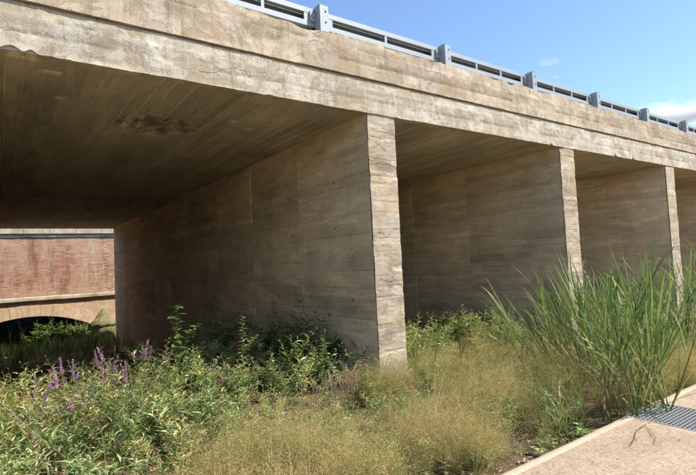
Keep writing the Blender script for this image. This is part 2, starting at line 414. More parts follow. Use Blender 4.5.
M['pink'] = foliage('pink_spike', [(0.0, (0.33, 0.12, 0.12)), (0.6, (0.50, 0.27, 0.22)), (1.0, (0.60, 0.45, 0.33))], 0.25, 0.6)

# ------------------------------------------------------------------ setting: ground, path
FACE = 5.6                                    # front plane of the bridge
BACK = 26.0
def ground_z(x, y):
    x, y = np.asarray(x, float), np.asarray(y, float)
    z = -0.10-0.22*smooth(2.4, 5.6, y)-1.72*smooth(5.4, 27, y)-0.6*smooth(26, 31, y)+3.2*smooth(36, 43, y)  # last term: added rise closing the brick arch so no light enters behind
    z = z+0.16*fbm(x*0.7, y*0.7, 0, 5, 4)*smooth(2.45, 3.2, y)+0.05*fbm(x*4, y*4, 0, 6, 3)*smooth(2.4, 2.8, y)
    return np.where(y < 2.36, -0.10, z)
def axis_coords(a, b, fine, lo, hi, grow=1.25):
    c = list(np.arange(a, b+1e-6, fine)); s = fine; v = c[-1]
    while v < hi: s *= grow; v += s; c.append(v)
    s = fine; v = c[0]; pre = []
    while v > lo: s *= grow; v -= s; pre.append(v)
    return np.array(pre[::-1]+c)
gx = axis_coords(-3, 12, 0.09, -700, 700); gy = axis_coords(2.2, 9, 0.09, -700, 700)
XX, YY = np.meshgrid(gx, gy, indexing='ij')
g = Geo(); g.add(np.stack([XX, YY, ground_z(XX, YY)], 2), Q=grid_quads(len(gx), len(gy)))
tag(obj('ground', g, M['soil'], sm=True), 'brown soil with moss and litter falling under the bridge', 'ground', kind='structure')

# path: slab with a drain channel across it, edged by a pale kerb
GX0, GX1 = 4.855, 5.50
g = Geo()
for x0, x1 in ((-60, GX0-0.012), (GX1+0.012, 90)):
    g.box(x0, x1, -3.2, 2.27, -0.16, 0.0)
tag(obj('path', g, M['path']), 'pinkish beige exposed aggregate path beside the reed bed', 'path', kind='structure')
def kerb(name, xa, xb, y0, y1, seed):
    xs = np.arange(xa, xb, 0.03 if xb-xa < 30 else 0.06); xs[-1] = xb
    prof = [(y0, -0.15), (y0, 0.004), ((y0+y1)/2, 0.010), (y1-0.02, 0.006), (y1, -0.014), (y1+0.005, -0.16)]
    V = []
    for k, (y, z) in enumerate(prof):
        n1 = 0.016*fbm(xs*6, k*0.3, 0, seed, 4) if k >= 3 else 0*xs
        n2 = 0.006*fbm(xs*14, k*1.7, 0, seed+3, 3) if 1 <= k <= 4 else 0*xs
        V.append(np.stack([xs, np.full_like(xs, y)+n1, np.full_like(xs, z)+n2], 1))
    V = np.stack(V, 1)
    g = Geo(); g.add(V, Q=grid_quads(len(xs), len(prof), True))
    return tag(obj(name, g, M['kerb'], sm=True), kind='structure')
kerb('kerb', -6, GX0-0.012, 2.272, 2.36, 2)
kerb('kerb', GX1+0.012, 24, 2.272, 2.36, 9)
g = Geo(); g.box(GX0-0.4, GX1+0.4, -3.1, 2.25, -0.55, -0.50)
tag(obj('drain_bed', g, M['soil']), kind='structure')

# ------------------------------------------------------------------ the concrete bridge
SOF, LEDGE, TOP = 3.82, 4.33, 4.92
PX = [(4.486+5.17*k, 5.022+5.17*k) for k in range(-4, 8)]
XA, XB = PX[0][0]-0.4, PX[-1][1]+0.4
bridge = thing('concrete_bridge', 'weathered beige concrete road bridge on a row of wall piers', 'bridge', (0, FACE, 0))
def B(name, g, mat, parent=None, sm=False):       # part whose mesh is given in world coordinates
    o = obj(name, g, mat, parent or bridge, sm)
    if parent is None: o.matrix_parent_inverse = Matrix.Translation((0, -FACE, 0))
    return o
def band(xs, rows, yf, zb, zt, yback, lift=None, arel=None):
    """a long relief band facing -Y with ragged top and bottom edges, closed behind"""
    t = np.linspace(0, 1, rows)
    X, T = np.meshgrid(xs, t, indexing='ij')
    Z = zb[:, None]*(1-T)+zt[:, None]*T
    Y = yf(X, Z)
    n, r = len(xs), rows
    Vf = np.stack([X, Y, Z], 2)
    # top and bottom return rows and the back
    Vt = np.stack([xs, np.full(n, yback), zt+(lift if lift is not None else 0)], 1)[:, None]
    Vb = np.stack([xs, np.full(n, yback), zb], 1)[:, None]
    g = Geo()
    A = arel(X, Z) if arel else np.full((n, r), 0.5)
    g.add(Vf, Q=grid_quads(n, r), a=np.clip(A, 0, 1).ravel())
    for P0, P1 in ((Vb, Vf[:, :1]), (Vf[:, -1:], Vt), (Vt, Vb)):
        g.add(np.concatenate([P0, P1], 1), Q=grid_quads(n, 2))
    return g
def notch(x, spots):
    r = 0*x
    for c, w, d in spots: r = r+d*np.clip(1-np.abs((x-c)/w)**1.5, 0, 1)
    return r
xs = np.concatenate([np.arange(XA, -2.5, 0.12), np.arange(-2.5, 19, 0.024), np.arange(19, XB, 0.10)])
LIFTS_F = [4.02, 4.19]; LIFTS_P = [4.55, 4.74]
def face_rel(seed, lifts, y0):
    def f(X, Z):
        y = y0+0.005*fbm(X*1.1, Z*2.5, 0, seed, 4)+0.006*fbm(X*9, Z*14, 0, seed+5, 4)
        for k, zl in enumerate(lifts):
            w = Z-(zl+0.012*fbm(X*2.0, 0.5, 0, seed+k, 3))
            y = y+0.006*k*np.tanh(w/0.01)+0.012*np.exp(-(w/0.011)**2)*(vnoise(X*1.3, k*3.1, 0, seed+9) > 0.45)
        bz = np.floor((Z+0.004*fbm(X*1.5, 0.1, 0, seed+50, 2))/0.085); y = y+0.005*(_hash(bz, np.floor(X/2.6+bz*0.37), bz*0, seed)-0.5)
        # shallow flaking: patches where the skin has come off
        fl = smooth(0.10, 0.16, fbm(X*1.7, Z*3.4, 0, seed+30, 5))
        return y+0.009*fl+0.010*np.exp(-((X-12.86+0.03*np.sin(Z*9))/0.012)**2)+0.010*np.exp(-((X-5.6+0.02*np.sin(Z*7))/0.010)**2)
    return f
def face_tint(seed, lifts):
    def f(X, Z):
        a = 0.5+0.5*fbm(X*0.9, Z*1.5, 0, seed+70, 4)
        for k, zl in enumerate(lifts):
            w = Z-(zl+0.012*fbm(X*2.0, 0.5, 0, seed+k, 3))
            a = a-0.45*np.exp(-(w/0.012)**2)*(vnoise(X*1.3, k*3.1, 0, seed+9) > 0.45)+0.07*np.tanh(w/0.01)*(1 if k else -1)
        fl = smooth(0.10, 0.16, fbm(X*1.7, Z*3.4, 0, seed+30, 5))
        return a+0.14*fl
    return f
zb = SOF+0.008*fbm(xs*9, 0.3, 0, 21, 5)+0.055*np.maximum(0, fbm(xs*9, 1.3, 0, 22, 5)-0.07)+notch(xs, [(0.10, 0.10, 0.045), (0.26, 0.06, 0.04), (-0.05, 0.07, 0.03), (9.3, 0.05, 0.03), (12.0, 0.08, 0.05), (12.9, 0.06, 0.03)])
zt = LEDGE-0.011+0.010*fbm(xs*3, 4.3, 0, 25, 4)-0.010*smooth(0.1, 0.25, fbm(xs*4, 9.1, 0, 26, 4))
B('fascia', band(xs, 22, face_rel(40, LIFTS_F, FACE), zb, zt, FACE+0.12, arel=face_tint(40, LIFTS_F)), M['fascia'], sm=True)
zb2 = LEDGE+0.011+0.010*fbm(xs*3, 4.3, 0, 25, 4)+0.006*fbm(xs*15, 1.1, 0, 29, 3)
zt2 = TOP+0.025*fbm(xs*0.8, 0.2, 0, 27, 3)+0.028*fbm(xs*9, 0.7, 0, 28, 5)-0.022*smooth(0.04, 0.07, fbm(xs*2.2, 3.7, 0, 24, 4))-notch(xs, [(3.45, 0.25, 0.055), (3.0, 0.2, 0.02), (7.55, 0.2, 0.03), (8.05, 0.16, 0.05), (8.9, 0.3, 0.02), (11.4, 0.4, 0.03), (5.9, 0.2, 0.025)])
B('parapet', band(xs, 24, face_rel(60, LIFTS_P, FACE-0.020), zb2, zt2, FACE+0.42, arel=face_tint(60, LIFTS_P)), M['parapet'], sm=True)
# recessed joint between the two bands
g = Geo(); g.box(XA, XB, FACE+0.035, FACE+0.11, LEDGE-0.06, LEDGE+0.06)
B('joint', g, M['wall'])
# deck slab body, far fascia and far parapet
g = Geo(); g.box(XA, XB, FACE+0.13, BACK-0.02, SOF+0.10, 4.72)
B('deck_slab', g, M['wall'])
g = Geo(); g.box(XA, XB, BACK-0.018, BACK+0.1, SOF+0.0, TOP-0.12)
B('far_fascia', g, M['fascia'])
g = Geo(); g.box(XA, XB, FACE+0.43, BACK-0.019, 4.722, 4.76)
B('road_surface', g, M['asphalt'])

# board-marked soffit, one per bay
def soffit(x0, x1, near):
    bw = []
    x = x0
    while x < x1-0.05:
        w = rng.uniform(0.13, 0.24); bw.append((x, min(x+w, x1))); x += w
    e = 0.006
    xc, rowi = [], []
    for i, (a, b) in enumerate(bw):
        st = np.linspace(a+e, b-e, 5 if near else 2)
        st = np.concatenate([[st[0], st[0]+0.012], st[1:]])
        xc += list(st); rowi += [i]*len(st)
    xc[0] = x0; xc[-1] = x1
    yc = np.concatenate([np.arange(FACE+0.02, 11, 0.05 if near else 0.25), np.arange(11, BACK+0.01, 0.35)]); yc[-1] = BACK-0.02
    xc, rowi = np.array(xc), np.array(rowi)
    X, Y = np.meshgrid(xc, yc, indexing='ij')
    seg = np.floor((Y+rowi[:, None]*1.37)/3.1)
    off = _hash(np.repeat(rowi[:, None], len(yc), 1), seg, seg*0, int(abs(x0*10)))
    Z = SOF+0.008+0.008*(off-0.5)+0.008*fbm(X*2, Y*0.7, 0, 81, 3)
    A = 0.42+0.16*(off-0.5)+0.5*fbm(X*2.2, Y*0.9, 0, 83, 5)
    # ridge of grout squeezed through the board joints
    edge = np.zeros(len(xc)); 
    for i in range(1, len(xc)):
        if rowi[i] != rowi[i-1]: edge[i] = 1 if rng.random() < 0.6 else 0
    ridge = edge[:, None]*smooth(0.42, 0.5, vnoise(Y*0.9, np.repeat(rowi[:, None], len(yc), 1)*3.3, 0, 85))
    Z = Z-0.010*ridge; A = A+0.34*ridge
    if near:   # spalled patch with rough brown aggregate
        d = np.hypot((X-1.92)/0.62, (Y-7.55)/0.55)+1.3*fbm(X*3.2, Y*3.2, 0, 88, 4)
        s = 1-smooth(0.75, 1.05, d)
        Z = Z+s*(0.05+0.22*fbm(X*7, Y*7, 0, 89, 4)); A = A-0.30*s+1.6*s*fbm(X*9, Y*9, 0, 90, 3)
        for (cx, cy_, rx, ry) in ((0.20, 5.72, 0.16, 0.10), (0.45, 6.05, 0.12, 0.06), (0.62, 6.9, 0.07, 0.05), (2.9, 6.9, 0.06, 0.05), (3.3, 7.2, 0.08, 0.05)):
            d = np.hypot((X-cx)/rx, (Y-cy_)/ry)+0.9*fbm(X*7, Y*7, 0, 91, 3)
            s = 1-smooth(0.8, 1.0, d); A = A+0.45*s; Z = Z+0.012*s
    g = Geo(); n, r = len(xc), len(yc)
    g.add(np.stack([X, Y, Z], 2), Q=grid_quads(n, r, True), a=np.clip(A, 0, 1).ravel())
    # front lip up behind the fascia
    V = np.stack([np.stack([xc, np.full(n, FACE+0.02), Z[:, 0]], 1), np.stack([xc, np.full(n, FACE+0.02), np.full(n, SOF+0.2)], 1)], 1)
    g.add(V, Q=grid_quads(n, 2))
    return B('soffit', g, M['soffit'])
for k in range(len(PX)-1):
    soffit(PX[k][1]-0.012, PX[k+1][0]+0.012, near=(k == 3))

# wall piers: board-marked sides, a nose of rough cast courses
def wall_face(g, x, sign, seed, z0, z1, fine):
    zc, row, jn = [], [], []; z = z0; i = 0
    r = np.random.default_rng(seed)
    while z < z1-0.03:
        w = r.uniform(0.10, 0.21); b = min(z+w, z1); e = 0.006
        zc += [z, z+e, b-e]; row += [i, i, i]; jn += [1, 0, 0]; z = b; i += 1
    zc[0] = z0; zc[-1] = z1
    seams = np.cumsum(r.uniform(1.7, 2.7, 12))+FACE+0.06
    base = np.concatenate([np.arange(FACE+0.05, 13, 0.10 if fine else 0.5), np.arange(13, BACK, 0.5), [BACK]])
    yc = np.sort(np.concatenate([base, seams[seams < BACK-0.1]-0.010, seams[seams < BACK-0.1], seams[seams < BACK-0.1]+0.010]))
    zc, row, jn = np.array(zc), np.array(row), np.array(jn)
    Y, Z = np.meshgrid(yc, zc, indexing='ij')
    pan = np.searchsorted(seams, yc)
    PN = np.repeat(pan[:, None], len(zc), 1); RW = np.repeat(row[None], len(yc), 0)
    lift = np.floor(Z/1.25+1e-6)
    off = _hash(PN, RW, PN*0, seed); offp = _hash(PN, lift.astype(int), PN*0+3, seed)
    jr = vnoise(Y*0.8, RW*7.7, 0, seed+5)
    jd = jn[None]*(jr > 0.55)
    h = 0.006*(off-0.5)+0.014*(offp-0.5)+0.010*fbm(Y*1.2, Z*2, 0, seed+1, 3)-0.004*jd
    bloc = smooth(0.02, 0.07, fbm(Y*0.8, Z*1.1, 0, seed+8, 4))
    A = 0.52+0.17*(off-0.5)+0.24*(offp-0.5)+0.34*fbm(Y*1.6, Z*9.0, 0, seed+2, 5)+0.30*fbm(Y*1.1, Z*1.4, 0, seed+12, 4)+0.12*bloc-0.24*jd+0.18*jn[None]*(jr < 0.3)
    for s in seams:      # grout ridges at the panel joints
        k = np.abs(yc-s) < 0.003
        A[k] = A[k]+(0.35 if r.random() < 0.6 else -0.35)
    V = np.stack([x+sign*h, Y, Z], 2)
    g.add(V, Q=grid_quads(len(yc), len(zc), sign > 0), a=np.clip(A, 0, 1).ravel())
nose_meshes = None
def pier(k, xl, xr):
    fine = k in (4, 5, 6)
    g = Geo()
    wall_face(g, xl+0.004, -1, 100+k, -2.9, SOF+0.06, fine); wall_face(g, xr-0.012, 1, 200+k, -2.9, SOF+0.06, False)
    g.box(xl+0.016, xr-0.016, FACE+0.06, BACK-0.001, -2.9, SOF+0.05)
    p = B('pier', g, M['wall'])
    # nose: courses of cast concrete, each a little proud or set back, with ragged arrises
    r = np.random.default_rng(300+k)
    z = -0.9
    if not (3 <= k <= 9):
        g = Geo(); g.box(xl, xr, FACE+0.012, FACE+0.2, z, SOF+0.03); B('course', g, M['course'], p); return
    while z < SOF-0.04:
        hgt = r.choice([0.13, 0.16, 0.20, 0.26, 0.33]) if k <= 5 else r.choice([0.2, 0.26, 0.32])
        z1 = min(z+hgt, SOF+0.03)
        if SOF-z1 < 0.08: z1 = SOF+0.03
        nx, nz = (19, max(5, int((z1-z)/0.018))) if k <= 5 else (6, 4)
        u = np.linspace(0, 1, nx); v = np.linspace(0, 1, nz)
        dl, dr, df = r.uniform(-0.002, 0.002, 3)
        U_, V_ = np.meshgrid(u, v, indexing='ij')
        gap = r.choice([0.0004, 0.0012, 0.003])
        Z = z+gap+(z1-z-2*gap)*V_+0.006*fbm(U_*4, V_*0+z*9, 0, 31, 3)*(np.abs(V_-0.5)*2)
        el = dl+0.006*fbm(Z*13, k*3.1, 0, 32, 5)-0.035*np.maximum(0, fbm(Z*16, k*3.1, 0, 37, 5)-0.05); er = dr+0.006*fbm(Z*11, k*3.1+7, 0, 33, 5)-0.05*np.maximum(0, fbm(Z*14, k*3.1+5, 0, 38, 5)-0.07)
        X = (xl-el)*(1-U_)+(xr+er)*U_
        rim = np.maximum(0.8*(np.abs(U_-0.5)*2)**10, 0.5*(np.abs(V_-0.5)*2)**12)
        Y = FACE+0.016+df+0.005*rim+0.009*fbm(X*9, Z*18, k, 34, 5)+0.008*smooth(0.09, 0.12, fbm(X*3, Z*8, k, 35, 5))
        g = Geo()
        n0 = nx*nz
        g.add(np.stack([X, Y, Z], 2), Q=grid_quads(nx, nz), a=np.clip(0.5+0.9*fbm(X*3, Z*7, k, 36, 4), 0, 1).ravel())
        def skirt(idx, flip):
            P = np.stack([X, Y, Z], 2).reshape(-1, 3)[idx]; Q_ = P.copy(); Q_[:, 1] = FACE+0.10; Q_[:, 0] = np.clip(Q_[:, 0], xl+0.03, xr-0.03)
            g.add(np.stack([P, Q_], 1), Q=grid_quads(len(idx), 2, flip))
        ii = np.arange(n0).reshape(nx, nz)
        skirt(ii[0], False); skirt(ii[-1], True); skirt(ii[:, 0], True); skirt(ii[:, -1], False)
        B('course', g, M['course'], p)
        z = z1
    return p
piers = [pier(k, a, b) for k, (a, b) in enumerate(PX)]
# dark brown stubs painting the shade of form-tie holes, near bay wall
for z, ys in ((1.02, np.arange(6.2, 12.5, 0.62)), (2.15, np.arange(6.6, 10, 1.5)), (2.9, [6.6, 8.1])):
    for y in ys:
        g = Geo(); zz = z+rng.uniform(-0.03, 0.03); yy = y+rng.uniform(-0.05, 0.05)
        tube(g, [(4.52, yy, zz), (4.484, yy, zz)], [0.016, 0.013], 7)
        obj('tie_hole_stub', g, M['rust'], piers[4])

# ------------------------------------------------------------------ guard rail on the parapet
RY = FACE+0.15
rail = thing('guard_rail', 'galvanised steel guard rail with stout posts on the bridge parapet', 'guard rail', (0, RY, TOP))
def Rl(name, g, parent=None, mat='steel'):
    o = obj(name, g, M[mat], parent or rail)
    if parent is None: o.matrix_parent_inverse = Matrix.Translation((0, -RY, -TOP))
    return o
PSTX = [3.82+2.57*k for k in range(-7, 16)]
for x in PSTX:
    g = Geo(); w = 0.072
    g.box(x-w, x+w, RY-0.10, RY-0.085, 4.74, 5.315)            # front flange
    g.box(x-w, x+w, RY+0.035, RY+0.05, 4.74, 5.315)            # rear flange
    g.box(x-w, x-w+0.012, RY-0.085, RY+0.035, 4.74, 5.313)
    g.box(x-0.006, x+0.006, RY-0.0849, RY+0.0349, 4.74, 5.312)
    for zz in (5.08, 5.24): tube(g, [(x+0.03, RY-0.099, zz), (x+0.03, RY-0.116, zz)], 0.014, 6)   # bolts
    p = Rl('post', g)
    g = Geo(); g.box(x-w-0.003, x+w+0.003, RY-0.103, RY+0.053, 5.3155, 5.321); Rl('cap', g, p)
    g = Geo(); g.box(x-w-0.09, x-w-0.002, RY+0.02, RY+0.046, 5.10, 5.25); tube(g, [(x-w-0.04, RY+0.03, 5.18), (x-w-0.04, RY+0.0, 5.18)], 0.02, 6); Rl('bracket', g, p)
for i in range(len(PSTX)-1):
    a, b = PSTX[i]+0.075, PSTX[i+1]-0.075
    yb = RY+0.05
    g = Geo(); g.box(a-0.15, b+0.15, yb, yb+0.05, 5.232, 5.300); g.box(a-0.15, b+0.15, yb+0.001, yb+0.19, 5.3002, 5.306); Rl('top_bar', g)
    g = Geo(); g.box(a-0.15, b+0.15, yb, yb+0.05, 5.045, 5.112); g.box(a-0.15, b+0.15, yb+0.001, yb+0.14, 5.036, 5.0448); Rl('bottom_bar', g)
    g = Geo(); g.box(a-0.14, a+0.17, yb+0.004, yb+0.03, 5.1122, 5.2318); Rl('end_plate', g)
    g = Geo(); g.box(b-0.17, b+0.14, yb+0.004, yb+0.03, 5.1122, 5.2318); Rl('end_plate', g)
    for f in ((0.5,) if i == 7 else (0.36, 0.66)):
        x = a+(b-a)*f; g = Geo(); g.box(x-0.022, x+0.022, yb+0.004, yb+0.03, 5.1122, 5.2318); Rl('spacer', g)
    # traffic-side W beam, seen from behind through the slots
    prof = [(0.245, 5.345), (0.245, 5.30), (0.225, 5.27), (0.225, 5.22), (0.255, 5.19), (0.255, 5.16), (0.225, 5.13), (0.225, 5.07), (0.245, 5.04), (0.245, 5.0)]
    V = np.array([[(x, RY+y, z) for y, z in prof] for x in (a-0.075, b+0.075)])
    g = Geo(); g.add(V, Q=grid_quads(2, len(prof))); Rl('beam', g)

# ------------------------------------------------------------------ brick arch bridge behind
BY = 31.0
brickbr = thing('brick_arch_bridge', 'old red brick bridge with stone string course and low arch behind the concrete bridge', 'bridge', (0, BY, -2.7))
def K(name, g, mat, parent=None, sm=False):
    o = obj(name, g, M[mat], parent or brickbr, sm); o.matrix_parent_inverse = Matrix.Translation((0, -BY, 2.7)); return o
BX0, BX1 = -9.0, 14.0
g = Geo(); g.box(BX0, BX1, BY+0.012, BY+8, 0.5, 4.2); K('wall_core', g, 'mortar')
g = Geo(); rows = int((3.80-0.62)/0.077)
for r in range(rows):
    z = 0.625+r*0.077
    n = int((BX1-BX0)/0.25)
    x = BX0+np.arange(n)*0.25+(0.125 if r % 2 else 0)+rng.uniform(-0.006, 0.006, n)
    jut = rng.uniform(-0.006, 0.006, n)+0.012*fbm(x*0.8, z*2, 0, 51, 3)
    # weathered-out bricks along a crack at the right
    crack = np.exp(-((x-(4.72+0.12*math.sin(z*3)))/0.06)**2)
    jut = jut+0.06*crack*(rng.random(n) < 0.7)
    lo = rng.uniform(0.0, 0.004, n)
    x0, x1 = x+0.001+lo*0.5, x+0.2485-lo*0.5; z0 = z+lo; z1 = z+0.068-lo; yf = BY+jut-0.006; ybk = np.full(n, BY+0.05)
    Vv = np.stack([np.stack([x0, ybk, z0], 1), np.stack([x1, ybk, z0], 1), np.stack([x0, yf, z0], 1), np.stack([x1, yf, z0], 1),
                   np.stack([x0, ybk, z1], 1), np.stack([x1, ybk, z1], 1), np.stack([x0, yf, z1], 1), np.stack([x1, yf, z1], 1)], 1)
    q = np.array([(2, 3, 7, 6), (0, 1, 3, 2), (4, 6, 7, 5), (0, 2, 6, 4), (1, 5, 7, 3)])
    Q = (q[None]+(np.arange(n)*8)[:, None, None]).reshape(-1, 4)
    a = np.clip(0.45+0.9*fbm(x*0.5, z*0.7, 0, 53, 3)+rng.normal(0, 0.14, n)+0.18*(rng.random()-0.5), 0, 1)
    keep = rng.random(n) > 0.012
    g.add(Vv.reshape(-1, 3), Q=Q.reshape(n, 5, 4)[keep].reshape(-1, 4), a=np.repeat(a, 8))
tag(K('brick', g, 'brick'), kind='stuff')
x = BX0
while x < BX1:
    w = 1.28+rng.uniform(-0.1, 0.1); j = rng.uniform(-0.01, 0.01)
    g = Geo(); g.box(x, x+w-0.018, BY-0.20+j, BY+0.5, 3.955+j*0.4, 4.30); K('coping_stone', g, 'coping')
    g = Geo(); g.box(x+0.3, x+w+0.29, BY-0.085+j, BY+0.4, 3.775, 3.953); K('corbel_stone', g, 'coping')
    x += w
x = BX0
while x < BX1:
    w = 1.9+rng.uniform(-0.3, 0.3); j = rng.uniform(-0.008, 0.008)
    V = []; prof = [(0.1, 0.36), (-0.17, 0.37), (-0.19, 0.39), (-0.19, 0.53), (-0.16, 0.55), (0.1, 0.625)]
    V = np.array([[(xx, BY+y+j, z+j) for y, z in prof] for xx in (x, x+w-0.008)])
    g = Geo(); g.add(V, Q=grid_quads(2, len(prof), True)); g.add(V.reshape(-1, 3), Q=[(0, 1, 2, 3), (0, 3, 4, 5), (6, 9, 8, 7), (6, 11, 10, 9)])
    K('string_course_stone', g, 'coping'); x += w
# segmental arch with voussoirs, spandrel masonry and barrel
AC, ACR, AR = 1.27, -0.455, 6.0; AZ = ACR-AR; half = 2.85
th0 = math.asin(half/AR)
nv = 23; ths = np.linspace(-th0, th0, nv+1)
for i in range(nv):
    a0, a1 = ths[i]+0.0005, ths[i+1]-0.0005
    j = rng.uniform(-0.012, 0.012); ro = AR+0.60+rng.uniform(-0.03, 0.03)
    P = lambda rr, a, y: (AC+rr*math.sin(a), y, AZ+rr*math.cos(a))
    V = [P(rr, a, y) for y in (BY-0.03+j, BY+0.5) for rr in (AR, ro) for a in (a0, a1)]
    g = Geo(); g.add(V, Q=[(0, 1, 3, 2), (4, 6, 7, 5), (0, 4, 5, 1), (2, 3, 7, 6), (0, 2, 6, 4), (1, 5, 7, 3)], a=rng.uniform(0.4, 0.6))
    K('voussoir', g, 'brick_stone')
xa = np.linspace(AC-half, AC+half, 40); za = AZ+np.sqrt((AR+0.40)**2-(xa-AC)**2)
g = Geo()
V = np.stack([np.stack([xa, np.full(40, BY), za], 1), np.stack([xa, np.full(40, BY), np.full(40, 0.5)], 1)], 1)
g.add(V, Q=grid_quads(40, 2))
zsp = AZ+AR*math.cos(th0)
g.box(BX0, AC-half-0.0, BY-0.001, BY+9, -3.4, 0.48); g.box(AC+half+0.0, BX1, BY-0.001, BY+9, -3.4, 0.48)
K('spandrel', g, 'brick_stone')
g = Geo(); xb = AC+AR*np.sin(ths); zbk = AZ+AR*np.cos(ths)+0.002
V = np.stack([np.stack([xb, np.full(nv+1, y), zbk], 1) for y in (BY+0.48, BY+9)], 1)
g.add(V, Q=grid_quads(nv+1, 2)); K('barrel', g, 'brick_stone')
# rounded cutwater with a conical cap between two arches
for cx in (4.72, 4.72-2*3.45-0.35):
    n = 15; th = np.linspace(np.pi, 2*np.pi, n)
    kk = np.abs(((th-np.pi)/(np.pi/4)) % 1-0.5)*2
    poly = np.cos(np.pi/8)/np.cos((1-kk)*np.pi/8)          # half octagon plan
    def ringp(rr, z): return np.stack([cx+rr*poly*np.cos(th)*(1+0.10*fbm(th*5, z*7, 0, 61, 3)), BY+0.02+rr*poly*np.sin(th)*(1+0.12*fbm(th*5, z*7, 0, 63, 3)), np.full(n, z)+0.07*fbm(th*4, z*3, 0, 62, 3)], 1)
    g = Geo(); zs_ = np.arange(-3.2, -1.25, 0.31)
    rings = [r_ for z in zs_ for r_ in (ringp(0.655, z+0.01), ringp(0.665, z+0.15), ringp(0.655, z+0.295), ringp(0.64, z+0.303))]
    g.add(np.stack(rings, 1), Q=grid_quads(n, len(rings))); cw = K('cutwater', g, 'mossy')
    g = Geo(); rings = [ringp(0.64, -1.30), ringp(0.73, -1.27), ringp(0.74, -1.17), ringp(0.60, -1.00), ringp(0.44, -0.84), ringp(0.27, -0.60), ringp(0.13, -0.42), ringp(0.02, -0.33)]
    g.add(np.stack(rings, 1), Q=grid_quads(n, len(rings))); obj('cap', g, M['mossy'], cw)

# ------------------------------------------------------------------ drain grate across the path
for k, (y0, y1) in enumerate(((1.36, 2.355), (0.355, 1.35), (-0.65, 0.345))):
    t = thing('drain_grate', ['grey steel drain grate under the overhanging reeds at the path edge', 'middle grey steel drain grate of the channel across the path', 'nearest grey steel drain grate of the channel across the path'][k], 'grate', ((GX0+GX1)/2, (y0+y1)/2, -0.04), 'drain grates across the path')
    def Gp(name, g):
        o = obj(name, g, M['grate'], t); o.matrix_parent_inverse = Matrix.Translation((-(GX0+GX1)/2, -(y0+y1)/2, 0.04)); return o
    g = Geo(); f = 0.012
    g.box(GX0, GX0+f, y0, y1, -0.045, 0.003); g.box(GX1-f, GX1, y0, y1, -0.045, 0.003)
    g.box(GX0+f, GX1-f, y0, y0+f, -0.045, 0.0028); g.box(GX0+f, GX1-f, y1-f, y1, -0.045, 0.0028)
    Gp('frame', g)
    bars = Geo(); bars.box(GX0+f, GX1-f, -0.003, 0.003, -0.04, 0.0)
    me = bars.mesh('bearing_bar', M['grate'])
    for y in np.arange(y0+0.045, y1-0.02, 0.036):
        o = link('bearing_bar', me, t); o.location = (-(GX0+GX1)/2, y-(y0+y1)/2, 0.04)
    bars = Geo(); bars.box(-0.0025, 0.0025, y0+f, y1-f, -0.012, 0.0012)
    me = bars.mesh('cross_bar', M['grate'])
    for x in np.arange(GX0+0.06, GX1-0.02, 0.05):
        o = link('cross_bar', me, t); o.location = (x-(GX0+GX1)/2, -(y0+y1)/2, 0.04)

# ------------------------------------------------------------------ vegetation generators
def stem_path(r, height, lean, wob=0.04, n=7):
    t = np.linspace(0, 1, n)
    az = r.uniform(0, 2*np.pi)
    P = np.stack([lean*np.cos(az)*t**1.5*height+wob*height*fbm(t*2, az*5, 0, 7, 2), lean*np.sin(az)*t**1.5*height+wob*height*fbm(t*2, az*9, 0, 8, 2), t*height*(1-0.15*lean)], 1)
    return P
def along(P, f):
    f = np.clip(np.asarray(f, float), 0, 1)*(len(P)-1)
    i = np.minimum(f.astype(int), len(P)-2); w = (f-i)[:, None]
    return P[i]*(1-w)+P[i+1]*w
def leafy(r, gl, P, n, L, Wd, f0=0.1, f1=1.0, ang=(0.6, 1.2), opp=False, tm=LEAF_S, tip=0.5, am=(0.0, 0.9), m=0):
    f = np.linspace(f0, f1, n)
    if opp: f = np.repeat(f[::2], 2)[:n]
    pos = along(P, f)
    k = np.arange(len(f))
    az = k*2.4+r.uniform(0, 6) if not opp else (k//2)*1.57+(k % 2)*np.pi+r.uniform(-0.3, 0.3, len(f))
    an = r.uniform(ang[0], ang[1], len(f))
    d = np.stack([np.sin(an)*np.cos(az), np.sin(an)*np.sin(az), np.cos(an)], 1)
    l = L*r.uniform(0.7, 1.2, len(f))*(1-(1-tip)*np.clip((f-0.5)*2, 0, 1))*(0.6+0.4*np.clip(f*4, 0, 1))
    stamp(gl, tm[0], tm[1], pos, frames(d, roll=r.uniform(-0.5, 0.5, len(f))), np.stack([l*Wd, l, l], 1), r.uniform(am[0], am[1], len(f))**1.3, m)
PET = (np.array([(-0.5, 0.0, 0), (0.5, 0.0, 0), (0.32, 1, 0.1), (-0.32, 1, 0.1)], float), np.array([(0, 1, 2), (0, 2, 3)]))
TRI = (np.array([(-0.5, 0, 0), (0.5, 0, 0), (0, 1, 0)], float), np.array([(0, 1, 2)]))
def spike(r, g, base, d, length, rad_, n, m=0, pet=0.011):
    t = np.sort(r.random(n)); az = r.uniform(0, 2*np.pi, n)
    d = np.asarray(d, float)/np.linalg.norm(d)
    u = np.cross(d, [0.3, 0.8, 0.1]); u /= np.linalg.norm(u); w = np.cross(d, u)
    out = u*np.cos(az)[:, None]+w*np.sin(az)[:, None]
    rr = rad_*(1-0.75*t**2)
    pos = np.asarray(base)+d*(t*length)[:, None]+out*(rr*r.uniform(0.2, 0.75, n))[:, None]
    stamp(g, PET[0], PET[1], pos, frames(out+d*r.uniform(0.1, 0.9, n)[:, None]+r.normal(0, 0.3, (n, 3))), pet*r.uniform(0.7, 1.3, n)*(1-0.4*t), r.random(n), m)
